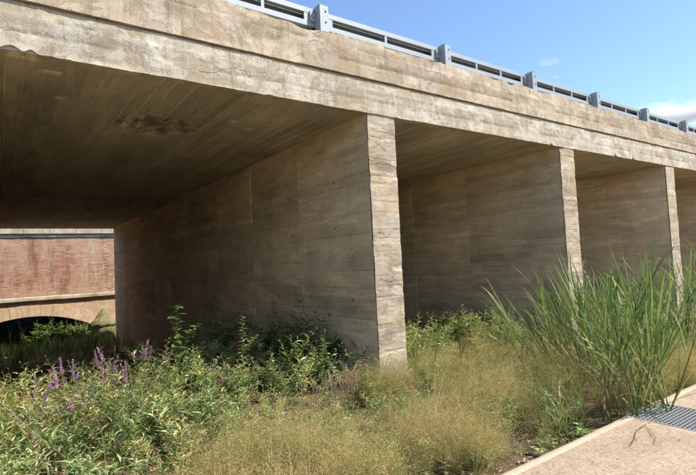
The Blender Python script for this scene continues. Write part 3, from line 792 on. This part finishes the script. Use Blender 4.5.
def weed(seed, h=0.6, leafn=34, L=0.085, Wd=0.24, branches=5, pink=True):
    """knotweed-like plant: slots 0 stem, 1 leaf, 2 flower"""
    r = np.random.default_rng(seed); g = Geo()
    P = stem_path(r, h, r.uniform(0.1, 0.5)); tube(g, P, np.linspace(0.004, 0.0018, len(P)), 4, a=r.uniform(0.2, 1), cap=False)
    leafy(r, g, P, leafn, L, Wd, 0.12, 1.0, m=1)
    tips = [P]
    for b in range(branches):
        f = r.uniform(0.2, 0.75); b0 = along(P, [f])[0]; az = b*2.1+r.uniform(-0.5, 0.5); bl = h*r.uniform(0.3, 0.55)
        dr = np.array([math.cos(az), math.sin(az), r.uniform(0.7, 1.5)]); dr /= np.linalg.norm(dr)
        t = np.linspace(0, 1, 5)[:, None]
        Q = b0+dr*bl*t+np.array([0, 0, 0.12*bl])*t*t
        tube(g, Q, np.linspace(0.0028, 0.0014, 5), 3, a=r.uniform(0.3, 1), cap=False)
        leafy(r, g, Q, int(leafn*0.55), L*0.9, Wd, 0.1, 1.0, m=1); tips.append(Q)
    if pink:
        for Q in tips:
            if r.random() < 0.75:
                dd = (Q[-1]-Q[-2])+np.array([r.normal(0, .02), r.normal(0, .02), 0]); spike(r, g, Q[-1], dd, r.uniform(0.025, 0.05), 0.005, 18, 2, 0.006)
    return g
def hay_tuft(seed, h=0.5, stalks=17):
    """fine panicle grass: slot 0 panicle, 1 blades"""
    r = np.random.default_rng(seed); g = Geo()
    for k in range(stalks):
        hh = h*r.uniform(0.45, 1.1); az = r.uniform(0, 6.28); lean = r.uniform(0.05, 0.75)
        b = np.array([r.normal(0, 0.05), r.normal(0, 0.05), 0])
        t = np.linspace(0, 1, 5)
        P = b+np.stack([math.cos(az)*lean*hh*t**1.7, math.sin(az)*lean*hh*t**1.7, hh*t*(1-0.22*lean*t)], 1)
        side = np.array([-math.sin(az+0.7), math.cos(az+0.7), 0]); w = np.linspace(0.0010, 0.0005, 5)[:, None]
        g.add(np.stack([P-side*w, P+side*w], 1), Q=grid_quads(5, 2), a=r.uniform(0.1, 0.7))
        nb = 12; f = r.uniform(0.30, 0.98, nb); o = along(P, f); ba = r.uniform(0, 6.28, nb)
        bl = (0.05+0.10*(1-f))*r.uniform(0.7, 1.3, nb)
        bd = np.stack([np.cos(ba)*0.9, np.sin(ba)*0.9, r.uniform(0.0, 0.9, nb)], 1)
        fr = frames(bd, roll=r.uniform(0, 3, nb))
        stamp(g, TRI[0], TRI[1], o, fr, np.stack([np.full(nb, 0.0013), bl, bl], 1), r.uniform(0.1, 0.8, nb))
        ns = 5
        bdn = bd/np.linalg.norm(bd, axis=1, keepdims=True)
        sp = (o[:, None]+bdn[:, None]*(bl[:, None]*np.linspace(0.3, 1.1, ns))[:, :, None]).reshape(-1, 3)+r.normal(0, 0.012, (nb*ns, 3))
        stamp(g, TRI[0], TRI[1], sp, frames(r.normal(0, 1, (nb*ns, 3))), np.stack([np.full(nb*ns, 0.005), r.uniform(0.0045, 0.008, nb*ns), np.ones(nb*ns)], 1), r.random(nb*ns))
    for k in range(9):
        az = r.uniform(0, 6.28); an = r.uniform(0.2, 0.8)
        ribbon(g, (r.normal(0, .03), r.normal(0, .03), 0), (math.cos(az)*math.sin(an), math.sin(az)*math.sin(an), math.cos(an)), h*r.uniform(0.3, 0.75), 0.005, r.uniform(0.4, 1.6), (-math.sin(az), math.cos(az), 0), 4, a=r.random(), m=1)
    return g
def reed_shoot(seed, h=1.3, blades=8, lean=(0, 0), L=0.75, Wd=0.018):
    """returns stem geometry and blade geometry"""
    r = np.random.default_rng(seed); gs, gb = Geo(), Geo()
    t = np.linspace(0, 1, 8)
    P = np.stack([lean[0]*h*t**1.6, lean[1]*h*t**1.6, h*t], 1)+np.stack([0.02*np.sin(t*4+seed), 0.02*np.cos(t*3+seed), 0*t], 1)-np.array([0.02*math.sin(seed), 0.02*math.cos(seed), 0])
    tube(gs, P[:7], np.linspace(0.009, 0.004, 7), 5, a=r.uniform(0.0, 0.6), cap=False)
    az0 = r.uniform(0, 6.28)
    for k in range(blades):
        f = 0.06+0.86*k/(blades-1); b = along(P, [f])[0]
        ax = along(P, [min(f+0.1, 1)])[0]-along(P, [f-0.05])[0]; ax /= np.linalg.norm(ax)
        az = az0+k*np.pi+r.normal(0, 0.5); an = r.uniform(0.12, 0.65)*(1.15-0.5*f)
        d = ax*math.cos(an)+np.array([math.cos(az), math.sin(az), 0])*math.sin(an)
        dry = r.random() < (0.35 if f < 0.3 else 0.06)
        ribbon(gb, b, d, L*r.uniform(0.65, 1.15), Wd*r.uniform(0.7, 1.2), r.uniform(0.1, 1.3) if r.random() < 0.7 else r.uniform(1.4, 3.0), (-math.sin(az), math.cos(az), 0.0), 8,
               a=r.uniform(0.93, 1) if dry else r.uniform(0.0, 0.88), kink=r.uniform(0.4, 0.8) if r.random() < 0.25 else None)
    return gs, gb
def rotz(a, s=1.0):
    c, d = math.cos(a)*s, math.sin(a)*s
    return np.array([(c, -d, 0), (d, c, 0), (0, 0, s)])
def gz(x, y): return float(ground_z(np.array([x]), np.array([y]))[0])
def scatter(variants, pts, smin, smax, seed, da=0.12, tilt=0.12, patch=0.0, mound=0.0):
    r = np.random.default_rng(seed); G = Geo()
    z = ground_z(pts[:, 0], pts[:, 1])
    for (x, y), zz in zip(pts, z):
        s = r.uniform(smin, smax)*(1+mound*float(fbm(x*2.0, y*2.0, 0, 135, 2)))
        Mx = rotz(r.uniform(0, 6.28), s); T = np.eye(3); T[0, 2] = r.normal(0, tilt); T[1, 2] = r.normal(0, tilt)
        G.add_geo(variants[r.integers(len(variants))], T@Mx, (x, y, zz-0.01), r.normal(0, da)+patch*float(fbm(x*1.3, y*1.3, 0, 133, 3)))
    return G
def poisson(n, x0, x1, y0, y1, seed, keep):
    r = np.random.default_rng(seed); p = np.stack([r.uniform(x0, x1, n), r.uniform(y0, y1, n)], 1)
    return p[r.random(n) < keep(p[:, 0], p[:, 1])]

# where the dry grass gives way to the leafy weeds: signed distance to a wavering line
def hayside(x, y):
    return (x-(1.55+(y-4.4)*1.55))/1.85+0.7*fbm(x*0.8, y*0.8, 0, 99, 3)
in_bed = lambda x, y: (y > 2.5)
HAY = [hay_tuft(900+k, 0.44+0.05*(k % 4)) for k in range(7)]
pts = poisson(2200, 1.0, 12.0, 2.42, 6.3, 3, lambda x, y: (0.22+0.78*smooth(-0.08, 0.02, fbm(x*2.0, y*2.0, 0, 135, 2)))*smooth(-0.1, 0.35, hayside(x, y))*np.where((y < 2.62) & (x < 4.6), 0.3, 1.0)*np.where(y > 5.5, 0.35*(x > 5.05), 1.0)*np.where(x > 7.5, 0.5, 1.0))
G = scatter(HAY, pts, 0.65, 1.15, 4, da=0.12, tilt=0.2, patch=0.8, mound=1.5)
tag(obj('dry_grass', G, [M['hay'], M['hay_leaf']]), 'feathery olive yellow dry grass in front of the near pier', 'grass', kind='stuff')
print('hay', len(pts), G.n)

WEED = [weed(700+k, 0.45+0.07*(k % 5), 26+2*(k % 4), 0.095+0.010*(k % 4), 0.20+0.02*(k % 3)) for k in range(10)]
def weed_keep(x, y):
    edge = smooth(0.25, -0.15, hayside(x, y)) if False else 1-smooth(-0.1, 0.3, hayside(x, y))
    lim = 8.6+0.8*fbm(x*0.7, y*0.3, 0, 77, 2)
    return edge*np.where(x < 4.45, 1, (y < 5.5)*1.0)*(1-smooth(lim-0.6, lim+0.5, y))
pts = poisson(760, -1.6, 4.4, 2.7, 9.2, 5, lambda x, y: weed_keep(x, y)*(0.35+0.65*smooth(-0.12, 0.0, fbm(x*2.2, y*2.2, 0, 79, 3))))
G = scatter(WEED, pts, 0.65, 1.15, 6, da=0.16, patch=0.9, mound=0.9)
tag(obj('weed_cover', G, [M['stem'], M['leaf'], M['pink']]), 'dense green leafy weeds with small pink tips in front of the near bay', 'weeds', kind='stuff')
LEGGY = [weed(760+k, 0.85+0.06*(k % 4), 18+3*(k % 3), 0.12+0.015*(k % 3), 0.17+0.05*(k % 3), 3+k % 3) for k in range(8)]
pts2 = poisson(230, -1.2, 4.3, 3.2, 8.4, 15, lambda x, y: weed_keep(x, y)*(0.25+0.75*smooth(-0.1, 0.1, fbm(x*1.1, y*1.1, 0, 78, 2))))
G2 = scatter(LEGGY, pts2, 0.7, 1.1, 16, da=0.22, tilt=0.22)
tag(obj('leggy_weeds', G2, [M['stem'], M['leaf'], M['pink']]), 'taller loose yellowish weeds rising out of the low green cover', 'weeds', kind='stuff')
pts2 = poisson(110, 1.8, 6.0, 2.6, 5.4, 17, lambda x, y: (hayside(x, y) > 0)*0.6)
G2 = scatter(WEED, pts2, 0.45, 0.8, 21, da=0.2)
tag(obj('grass_weeds', G2, [M['stem'], M['leaf'], M['pink']]), 'small green weeds mixed into the dry grass', 'weeds', kind='stuff')
# sparse undergrowth along the foot of the walls and in the shade
def shade_keep(x, y):
    a = np.zeros_like(x)
    for xl, xr in PX:
        a = np.maximum(a, np.exp(-np.maximum(0, xl-x)/0.8)*(x < xl-0.05))
    return np.clip((0.25+0.75*a), 0, 1)*np.where((x > 4.4) & (x < 5.1), 0, 1)*np.where((x > 9.5) & (x < 10.3), 0, 1)*(1-smooth(10, 14, y))
pts = poisson(420, 0.2, 16, 5.9, 13, 8, shade_keep)
pts = pts[(hayside(pts[:, 0], pts[:, 1]) > -0.3) | (pts[:, 1] > 8)]
pts = np.concatenate([pts, poisson(130, 5.15, 9.4, 5.7, 8.6, 18, lambda x, y: 1+0*x), poisson(70, 10.3, 14.7, 5.7, 8.6, 19, lambda x, y: 1+0*x)])
G = scatter(WEED, pts, 0.6, 1.35, 9, da=0.1)
tag(obj('undergrowth', G, [M['stem'], M['leaf'], M['pink']]), 'scattered leafy undergrowth in the shade under the bays', 'weeds', kind='stuff')
# low seedlings and fallen leaves in the bare strip by the kerb
G = Geo(); r = np.random.default_rng(31)
n = 260; x = r.uniform(2.4, 4.9, n); y = r.uniform(2.40, 3.0, n); d = r.normal(0, 1, (n, 3)); d[:, 2] = r.uniform(-0.1, 0.3, n)
L = r.uniform(0.025, 0.06, n)
stamp(G, LEAF_S[0], LEAF_S[1], np.stack([x, y, ground_z(x, y)+0.012], 1), frames(d), np.stack([L*0.4, L, L], 1), r.uniform(0, 1, n))
n = 60; x = r.uniform(2.6, 6.5, n); y = 2.25-np.abs(r.normal(0, 0.45, n)); d = r.normal(0, 1, (n, 3)); d[:, 2] = r.uniform(-0.02, 0.1, n); L = r.uniform(0.012, 0.04, n)
stamp(G, LEAF_S[0], LEAF_S[1], np.stack([x, y, np.full(n, 0.010)], 1), frames(d), np.stack([L*0.35, L, L], 1), r.uniform(0, 0.6, n))
tag(obj('leaf_litter', G, M['dry_stem']), 'brown fallen leaves on the bare soil by the kerb', 'litter', kind='stuff')

SEED = []
for k in range(4):
    r = np.random.default_rng(950+k); g_ = Geo(); P = stem_path(r, 0.10, 0.3); tube(g_, P, 0.002, 4, cap=False)
    leafy(r, g_, P, 9, 0.055, 0.6, 0.1, 1.0, (0.9, 1.5), tm=LEAF_B, m=1); SEED.append(g_)
pts = poisson(60, 2.3, 4.8, 2.42, 3.0, 33, lambda x, y: 0.6+0*x)
G = scatter(SEED, pts, 0.5, 1.6, 34, da=0.15)
tag(obj('seedlings', G, [M['stem'], M['leaf']]), 'small broad leaved seedlings on the soil beside the kerb', 'seedlings', kind='stuff')
# ------------------------------------------------------------------ single plants
def plant_thing(name, label, cat, group, x, y, parts, rz=0.0, sc=1.0, tilt=(0, 0), meshes=None):
    t = thing(name, label, cat, (x, y, gz(x, y)-0.01), group)
    t.rotation_euler = (tilt[0], tilt[1], rz); t.scale = (sc, sc, sc)
    for nm, me in parts: link(nm, me, t)
    return t
def pix(px, py, z):                            # photo pixel to a point at height z
    d = _F+(px-348)/FPX*_R-(py-237.5)/FPX*_U
    return CAM+d*(z-CAM[2])/d[2]
def at(px, y):                                 # photo column to a ground point on the line Y = y
    lo, hi = -5.0, 40.0
    for _ in range(50):
        x = (lo+hi)/2; q = np.array([x, y, gz(x, y)])-CAM
        if 348+FPX*(q@_R)/(q@_F) < px: lo = x
        else: hi = x
    return x, y

# purple loosestrife
def loosestrife(seed, h):
    r = np.random.default_rng(seed); gs, gl, gf = Geo(), Geo(), Geo()
    P = stem_path(r, h, r.uniform(0.05, 0.3)); tube(gs, P, np.linspace(0.0045, 0.0025, len(P)), 5, a=r.uniform(0.4, 1), cap=False)
    leafy(r, gl, P, 30, 0.075, 0.2, 0.1, 0.82, (0.7, 1.3), opp=True)
    dd = P[-1]-P[-2]
    spikes = [(P[-1]-dd*0.3, dd, r.uniform(0.15, 0.24), 130)]
    for b in range(r.integers(1, 4)):
        b0 = along(P, [r.uniform(0.5, 0.8)])[0]; az = r.uniform(0, 6.28); bl = r.uniform(0.12, 0.22)
        e = b0+np.array([math.cos(az)*0.45, math.sin(az)*0.45, 1])*bl
        tube(gs, np.linspace(b0, e, 4), 0.002, 4, a=0.7, cap=False); leafy(r, gl, np.linspace(b0, e, 4), 8, 0.045, 0.22)
        spikes.append((e-(e-b0)*0.25, e-b0, r.uniform(0.07, 0.13), 60))
    fl = []
    for b, d, l, n in spikes:
        g = Geo(); spike(r, g, b, d, l*0.9, 0.015, n, 0, 0.0155); fl.append(g.mesh('flower_spike', M['purple']))
    g = gl
    return [('stem', gs.mesh('stem', M['stem'])), ('foliage', gl.mesh('foliage', M['leaf']))]+[('flower_spike', f) for f in fl]
LOO = [loosestrife(400+k, 0.55+0.05*(k % 4)) for k in range(6)]
# (photo column, distance Y, height)
spots = [(52, 6.5, 0.78), (66, 6.6, 0.98), (70, 6.9, 0.86), (80, 6.7, 0.88), (82, 6.3, 0.84), (95, 6.5, 0.80), (48, 6.3, 0.80), (29, 6.1, 0.62), (96, 6.2, 0.70), (104, 7.6, 0.86), (112, 7.2, 0.8),
         (122, 7.5, 0.98), (127, 7.3, 0.92), (136, 7.4, 0.95), (142, 7.1, 0.85), (152, 7.8, 0.88), (118, 6.8, 0.72), (74, 6.0, 0.6), (62, 7.6, 0.85), (226, 6.5, 0.58), (232, 6.2, 0.55), (219, 6.6, 0.56), (38, 7.2, 0.76), (247, 5.9, 0.55), (34, 5.6, 0.6), (58, 5.9, 0.7), (88, 6.0, 0.72), (108, 6.9, 0.8), (130, 6.8, 0.78), (44, 6.9, 0.8), (72, 6.4, 0.82), (90, 7.0, 0.9)]
r = np.random.default_rng(77)
for i, (px, y, h) in enumerate(spots):
    x, y = at(px, y)
    lab, grp = (('purple loosestrife in the loose left bunch, furthest from the concrete wall', 'left bunch of loosestrife') if px < 60 else
                ('purple loosestrife in the thick middle bunch before the dark bank', 'middle bunch of loosestrife') if px < 100 else
                ('purple loosestrife in the bunch before the far corner of the bay wall', 'right bunch of loosestrife'))
    if i == 1: lab = 'tallest purple loosestrife spike, standing in front of the dark bay at left'
    elif i in (19, 20, 21): lab = 'lone purple flowering loosestrife right of the tall bright weed'
    elif i == 7: lab = 'leftmost purple loosestrife, low among yellowing weeds'
    elif i == 23: lab = 'small purple loosestrife low in the weeds before the dark shrub'
    t = plant_thing('purple_loosestrife', lab, 'flower', grp, x, y, LOO[i % 6], r.uniform(0, 6.28), 1.06*h/0.78*r.uniform(0.8, 1.1), (r.normal(0, .07), r.normal(0, .07)))

# tall fresh-leaved weed standing up against the dark bay
def tall_weed(seed, h, L, Wd, n, mat, lean=0.1, tm=LEAF_B, branches=3, ang=(0.9, 1.5), tip=0.45):
    r = np.random.default_rng(seed); gs = Geo()
    P = stem_path(r, h, lean); tube(gs, P, np.linspace(0.007, 0.002, len(P)), 6, a=0.3, cap=False)
    parts = []
    gl = Geo(); leafy(r, gl, P, n, L, Wd, 0.12, 0.99, ang, tm=tm, tip=tip)
    for b in range(branches):
        f = r.uniform(0.1, 0.6); b0 = along(P, [f])[0]; az = b*2.3+r.uniform(-.4, .4); bl = h*r.uniform(0.2, 0.4)
        e = b0+np.array([math.cos(az)*0.8, math.sin(az)*0.8, 0.8])*bl
        Q = np.linspace(b0, e, 5); Q[:, 2] += 0.05*bl*np.sin(np.linspace(0, 3.1, 5))
        tube(gs, Q, np.linspace(0.004, 0.0015, 5), 4, a=0.3, cap=False); leafy(r, gl, Q, n//2, L*0.8, Wd, 0.15, 1, ang, tm=tm)
    return [('stem', gs.mesh('stem', M['stem'])), ('foliage', gl.mesh('foliage', M[mat]))]
x, y = at(176, 7.1)
plant_thing('tall_weed', 'tall upright weed with bright rounded leaves against the dark bay', 'plant', None, x, y, tall_weed(511, 1.5, 0.15, 0.72, 58, 'leaf_bright', 0.04, branches=3, ang=(0.8, 1.7), tip=0.75))
x, y = at(244, 6.6)
plant_thing('tall_weed', 'upright narrow leaved weed left of the dark shrub, catching the sun', 'plant', None, x, y, tall_weed(502, 1.25, 0.11, 0.32, 56, 'leaf', 0.05, tm=LEAF, branches=2))
x, y = at(276, 6.3)
plant_thing('tall_weed', 'sunlit weed with pointed leaves just in front of the dark shrub', 'plant', None, x, y, tall_weed(506, 0.78, 0.11, 0.25, 30, 'leaf', 0.1, tm=LEAF, branches=3))
x, y = at(338, 6.05)
plant_thing('tall_weed', 'spindly flowering weed beside the dry stems left of the near pier', 'plant', None, x, y, tall_weed(503, 0.82, 0.07, 0.28, 22, 'leaf', 0.25, tm=LEAF, branches=3))
x, y = at(358, 6.15)
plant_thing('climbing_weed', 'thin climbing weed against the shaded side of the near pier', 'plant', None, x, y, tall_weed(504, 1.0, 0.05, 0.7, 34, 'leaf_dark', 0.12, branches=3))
x, y = at(190, 7.0)
plant_thing('tall_weed', 'low broad leaved weed at the foot of the tall bright weed', 'plant', None, x, y, tall_weed(507, 0.95, 0.11, 0.8, 40, 'leaf_bright', 0.15, branches=2))
# shaded shrubs under the near bay
def shrub(seed, h, wd, n, L, Wd, mat, stems=7):
    r = np.random.default_rng(seed); gs, gl = Geo(), Geo()
    for k in range(stems):
        az = r.uniform(0, 6.28); ln = r.uniform(0.1, 1.0)*wd; hh = h*r.uniform(0.6, 1.0)
        t = np.linspace(0, 1, 6); P = np.stack([math.cos(az)*ln*t**1.3, math.sin(az)*ln*t**1.3, hh*t-0.1*ln*t*t], 1)
        tube(gs, P, np.linspace(0.008, 0.002, 6), 5, a=0.4, cap=False)
        leafy(r, gl, P, n, L, Wd, 0.2, 1.0, (0.8, 1.7), tm=LEAF)
        for b in range(3):
            b0 = along(P, [r.uniform(0.3, 0.8)])[0]; a2 = r.uniform(0, 6.28); e = b0+np.array([math.cos(a2), math.sin(a2), 0.6])*hh*0.25
            Q = np.linspace(b0, e, 4); tube(gs, Q, 0.002, 4, a=0.4, cap=False); leafy(r, gl, Q, n//2, L*0.9, Wd, 0.15, 1, (0.8, 1.7), tm=LEAF)
    return [('stem', gs.mesh('stem', M['stem'])), ('foliage', gl.mesh('foliage', M[mat]))]
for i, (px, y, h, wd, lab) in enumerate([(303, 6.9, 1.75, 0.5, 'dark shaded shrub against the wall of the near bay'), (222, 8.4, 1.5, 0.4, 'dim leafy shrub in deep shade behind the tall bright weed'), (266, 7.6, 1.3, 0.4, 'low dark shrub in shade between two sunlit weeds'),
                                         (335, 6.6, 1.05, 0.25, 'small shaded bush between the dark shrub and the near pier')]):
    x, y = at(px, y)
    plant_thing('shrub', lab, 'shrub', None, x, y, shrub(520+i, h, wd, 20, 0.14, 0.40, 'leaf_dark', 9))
for i, (px, y, h, wd, lab) in enumerate([(420, 5.95, 0.72, 0.22, 'bushy green weed hard against the right side of the near pier'), (436, 6.4, 0.8, 0.25, 'leafy green weed a step right of the near pier'), (455, 7.2, 0.85, 0.3, 'dark leafy weed deep in the second bay'), (487, 7.8, 0.8, 0.3, 'dark bush in the second bay behind the leaning reeds'), (690, 6.3, 0.9, 0.3, 'sunlit bush right of the third pier')]):
    x, y = at(px, y)
    plant_thing('bush', lab, 'bush', None, x, y, shrub(540+i, h, wd, 18, 0.085, 0.32, 'leaf', 9))

# dry tangled stems at the foot of the near pier
r = np.random.default_rng(610); G = Geo()
for k in range(150):
    b = np.array([r.normal(0, 0.30), r.normal(0, 0.14), 0]); az = r.uniform(0, 6.28); l = r.uniform(0.25, 0.6)
    t = np.linspace(0, 1, 7); arch = r.uniform(0.15, 0.55)
    P = b+np.stack([math.cos(az)*l*t, math.sin(az)*l*t*0.6, arch*np.sin(t*r.uniform(1.6, 3.3))+0.02], 1)+0.03*np.stack([fbm(t*3, k, 0, 1, 2), fbm(t*3, k, 3, 2, 2), fbm(t*3, k, 6, 3, 2)], 1)
    tube(G, P, np.linspace(0.0035, 0.0018, 7), 4, a=r.random(), cap=False)
x, y = at(356, 5.3)
o = obj('dry_stem_tangle', G, M['dry_stem'], loc=(x, y, gz(x, y)))
tag(o, 'tangle of dry brown stems at the foot of the near pier', 'dead stems')

# ------------------------------------------------------------------ reeds
REED = []
for k in range(9):
    gs, gb = reed_shoot(800+k, 1.15+0.06*(k % 5), 8+(k % 3), (0.0, 0.0), 0.72+0.09*(k % 3), 0.017+0.003*(k % 3))
    REED.append([('stem', gs.mesh('stem', M['stem'])), ('foliage', gb.mesh('foliage', M['reed']))])
SREED = []
for k in range(5):                             # short grassy shoots
    gs, gb = reed_shoot(850+k, 0.35, 7, (0.0, 0.0), 0.5, 0.015)
    SREED.append([('stem', gs.mesh('stem', M['stem'])), ('foliage', gb.mesh('foliage', M['reed']))])
def reeds(n, x0, x1, y0, y1, lean_x, lean_y, smin, smax, seed, label, group, spread=0.13, kinds=None):
    r = np.random.default_rng(seed)
    kinds = kinds or REED
    for k in range(n):
        x, y = r.uniform(x0, x1), r.uniform(y0, y1)
        t = thing('reed', label, 'reed', (x, y, gz(x, y)-0.02), group)
        a = r.uniform(0, 6.28); s = r.uniform(smin, smax)
        lx, ly = lean_x+r.normal(0, spread), lean_y+r.normal(0, spread)
        t.matrix_world = Matrix.Translation((x, y, gz(x, y)-0.02)) @ (Vector((lx, ly, 1)).to_track_quat('Z', 'Y').to_matrix().to_4x4()) @ Matrix.Rotation(a, 4, 'Z') @ Matrix.Scale(s, 4)
        for nm, me in kinds[r.integers(len(kinds))]: link(nm, me, t)
reeds(36, 5.75, 7.6, 2.8, 4.3, -0.34, 0.16, 0.75, 1.08, 41, 'tall green reed leaning left in front of the second pier', 'reeds leaning left', 0.17)
reeds(40, 5.6, 8.8, 2.48, 3.6, -0.05, 0.02, 0.8, 1.15, 42, 'tall upright green reed in the dense clump by the drain grate', 'upright reeds by the drain', 0.22)
reeds(26, 4.72, 5.6, 2.1, 2.6, 0.0, -0.05, 0.65, 1.05, 43, 'green reed at the path edge overhanging the drain grate', 'reeds over the drain grate', 0.18)
reeds(26, 8.2, 11.5, 2.7, 4.8, 0.03, 0.0, 0.7, 1.05, 44, 'thin green reed at far right before the third pier', 'reeds at far right')
reeds(14, 4.0, 4.9, 2.5, 2.95, -0.08, 0.0, 0.7, 1.0, 45, 'short grassy reed tuft at the path edge left of the main clump', 'short reed tufts', 0.2, SREED)
reeds(6, 4.6, 5.8, 4.4, 5.4, -0.15, 0.0, 0.9, 1.3, 46, 'short green blade tuft in the dry grass right of the near pier', 'blade tufts in dry grass', 0.2, SREED)

# thin dark forked strands laid on the path
G = Geo(); r = np.random.default_rng(5)
def tw(pxs, rad_=0.004):
    P = np.array([pix(a, b, 0.008) for a, b in pxs]); P[:, 2] = 0.006+0.012*np.abs(np.sin(np.arange(len(P))*1.9))
    tube(G, P, rad_, 5)
tw([(646, 424), (640, 429), (636, 432), (635, 438), (631, 446)], 0.0026); tw([(645, 426), (650, 430), (652, 435), (655.5, 438), (655, 444)], 0.0022); tw([(635, 438), (638, 441)], 0.002)
tag(obj('strand', G, M['strand']), 'dark forked strand lying on the path below the reeds', 'strand')

# ------------------------------------------------------------------ growth beyond the near bay, before the brick arch
pts = poisson(560, -2.5, 6.0, 21.0, 34.0, 61, lambda x, y: 0.9+0*x)
BIG = [reed_shoot(870+k, 0.35, 9, (0.1, 0.1), 0.55, 0.02)[1] for k in range(4)]
G = scatter(BIG, pts, 0.8, 1.5, 62)
tag(obj('bank_grass', G, M['reed']), 'rank green grass on the stream bank before the brick arch', 'grass', kind='stuff')
for i, (x, y, h, wd, lab) in enumerate([(2.7, 30.6, 2.35, 0.9, 'leafy green bush in the mouth of the brick arch'), (3.55, 30.5, 1.9, 0.6, 'dark bush beside the mossy cutwater of the brick bridge'), (1.6, 30.65, 2.15, 0.9, 'bush at the middle of the brick arch')]):
    plant_thing('bush', lab, 'bush', None, x, y, shrub(560+i, h, wd, 30, 0.2, 0.5, 'leaf_bright' if i != 1 else 'leaf', 14))
for k, (x, y, s) in enumerate([(0.5, 29.2, 1.35), (0.75, 29.4, 1.2), (0.3, 29.5, 1.1)]):
    t = thing('reed', 'tall arching reed on the bank before the brick arch', 'reed', (x, y, gz(x, y)), 'reeds before the brick arch')
    t.scale = (s, s, s); t.rotation_euler = (0.1, 0.25-0.2*k, k*2.0)
    for nm, me in REED[k]: link(nm, me, t)

# ------------------------------------------------------------------ clouds: small bodies of vapour far off
def cloud(px, py, dist, rx, rz, dens, label, seed):
    d = _F+(px-348)/FPX*_R-(py-237.5)/FPX*_U; d /= np.linalg.norm(d)
    c = CAM+d*dist
    n, m_ = 24, 14
    th = np.arange(n)/n*2*np.pi; ph = np.linspace(0, np.pi, m_+2)[1:-1]
    ring = np.array([(math.sin(b)*math.cos(a), math.sin(b)*math.sin(a), math.cos(b)) for b in ph for a in th])
    V = np.concatenate([ring, [(0, 0, 1.0), (0, 0, -1.0)]])*np.array([rx, rx*0.6, rz])
    Q = [(i*n+j, (i+1)*n+j, (i+1)*n+(j+1) % n, i*n+(j+1) % n) for i in range(m_-1) for j in range(n)]
    k = (m_-1)*n
    T = [(n*m_, j, (j+1) % n) for j in range(n)]+[(n*m_+1, k+(j+1) % n, k+j) for j in range(n)]
    g = Geo(); g.add(V, Q=Q, T=T)
    m = NT('cloud_vapour'); tc = m.n('TexCoord')
    mp = m.n('Mapping'); m.put(mp.inputs['Vector'], tc.outputs['Object']); mp.inputs['Scale'].default_value = (1/rx, 1/(rx*0.6), 1/rz); mp.inputs['Location'].default_value = (seed*3.1, 0, 0)
    mp2 = m.n('Mapping'); m.put(mp2.inputs['Vector'], tc.outputs['Object']); mp2.inputs['Scale'].default_value = (1/rx, 1/(rx*0.6), 1/rz)
    ln = m.n('VectorMath', operation='LENGTH'); m.put(ln.inputs[0], mp2.outputs[0])
    nz = m.noise(mp.outputs[0], 1.7, 6, 0.62)
    f = m.math('SUBTRACT', m.math('ADD', m.math('SUBTRACT', 1.0, ln.outputs['Value']), m.math('MULTIPLY', m.math('SUBTRACT', nz, 0.5), 2.6)), 0.35)
    pv = m.n('VolumePrincipled'); pv.inputs['Color'].default_value = (0.98, 0.98, 0.99, 1); pv.inputs['Anisotropy'].default_value = 0.2
    m.put(pv.inputs['Density'], m.math('MULTIPLY', m.math('MAXIMUM', f, 0.0), dens))
    m.t.links.new(pv.outputs[0], m.out.inputs['Volume'])
    o = obj('cloud', g, m.mat, loc=tuple(c)); o.rotation_euler = (0, 0, YAW)
    tag(o, label, 'cloud')
cloud(683, 112, 2500, 330, 62, 0.05, 'white cumulus cloud low above the guard rail at far right', 1)
cloud(548, 62, 2500, 85, 30, 0.012, 'small thin cloud wisp in the middle of the sky', 2)
cloud(556, 77, 2500, 45, 22, 0.010, 'faint tiny cloud wisp below the other wisp', 5)
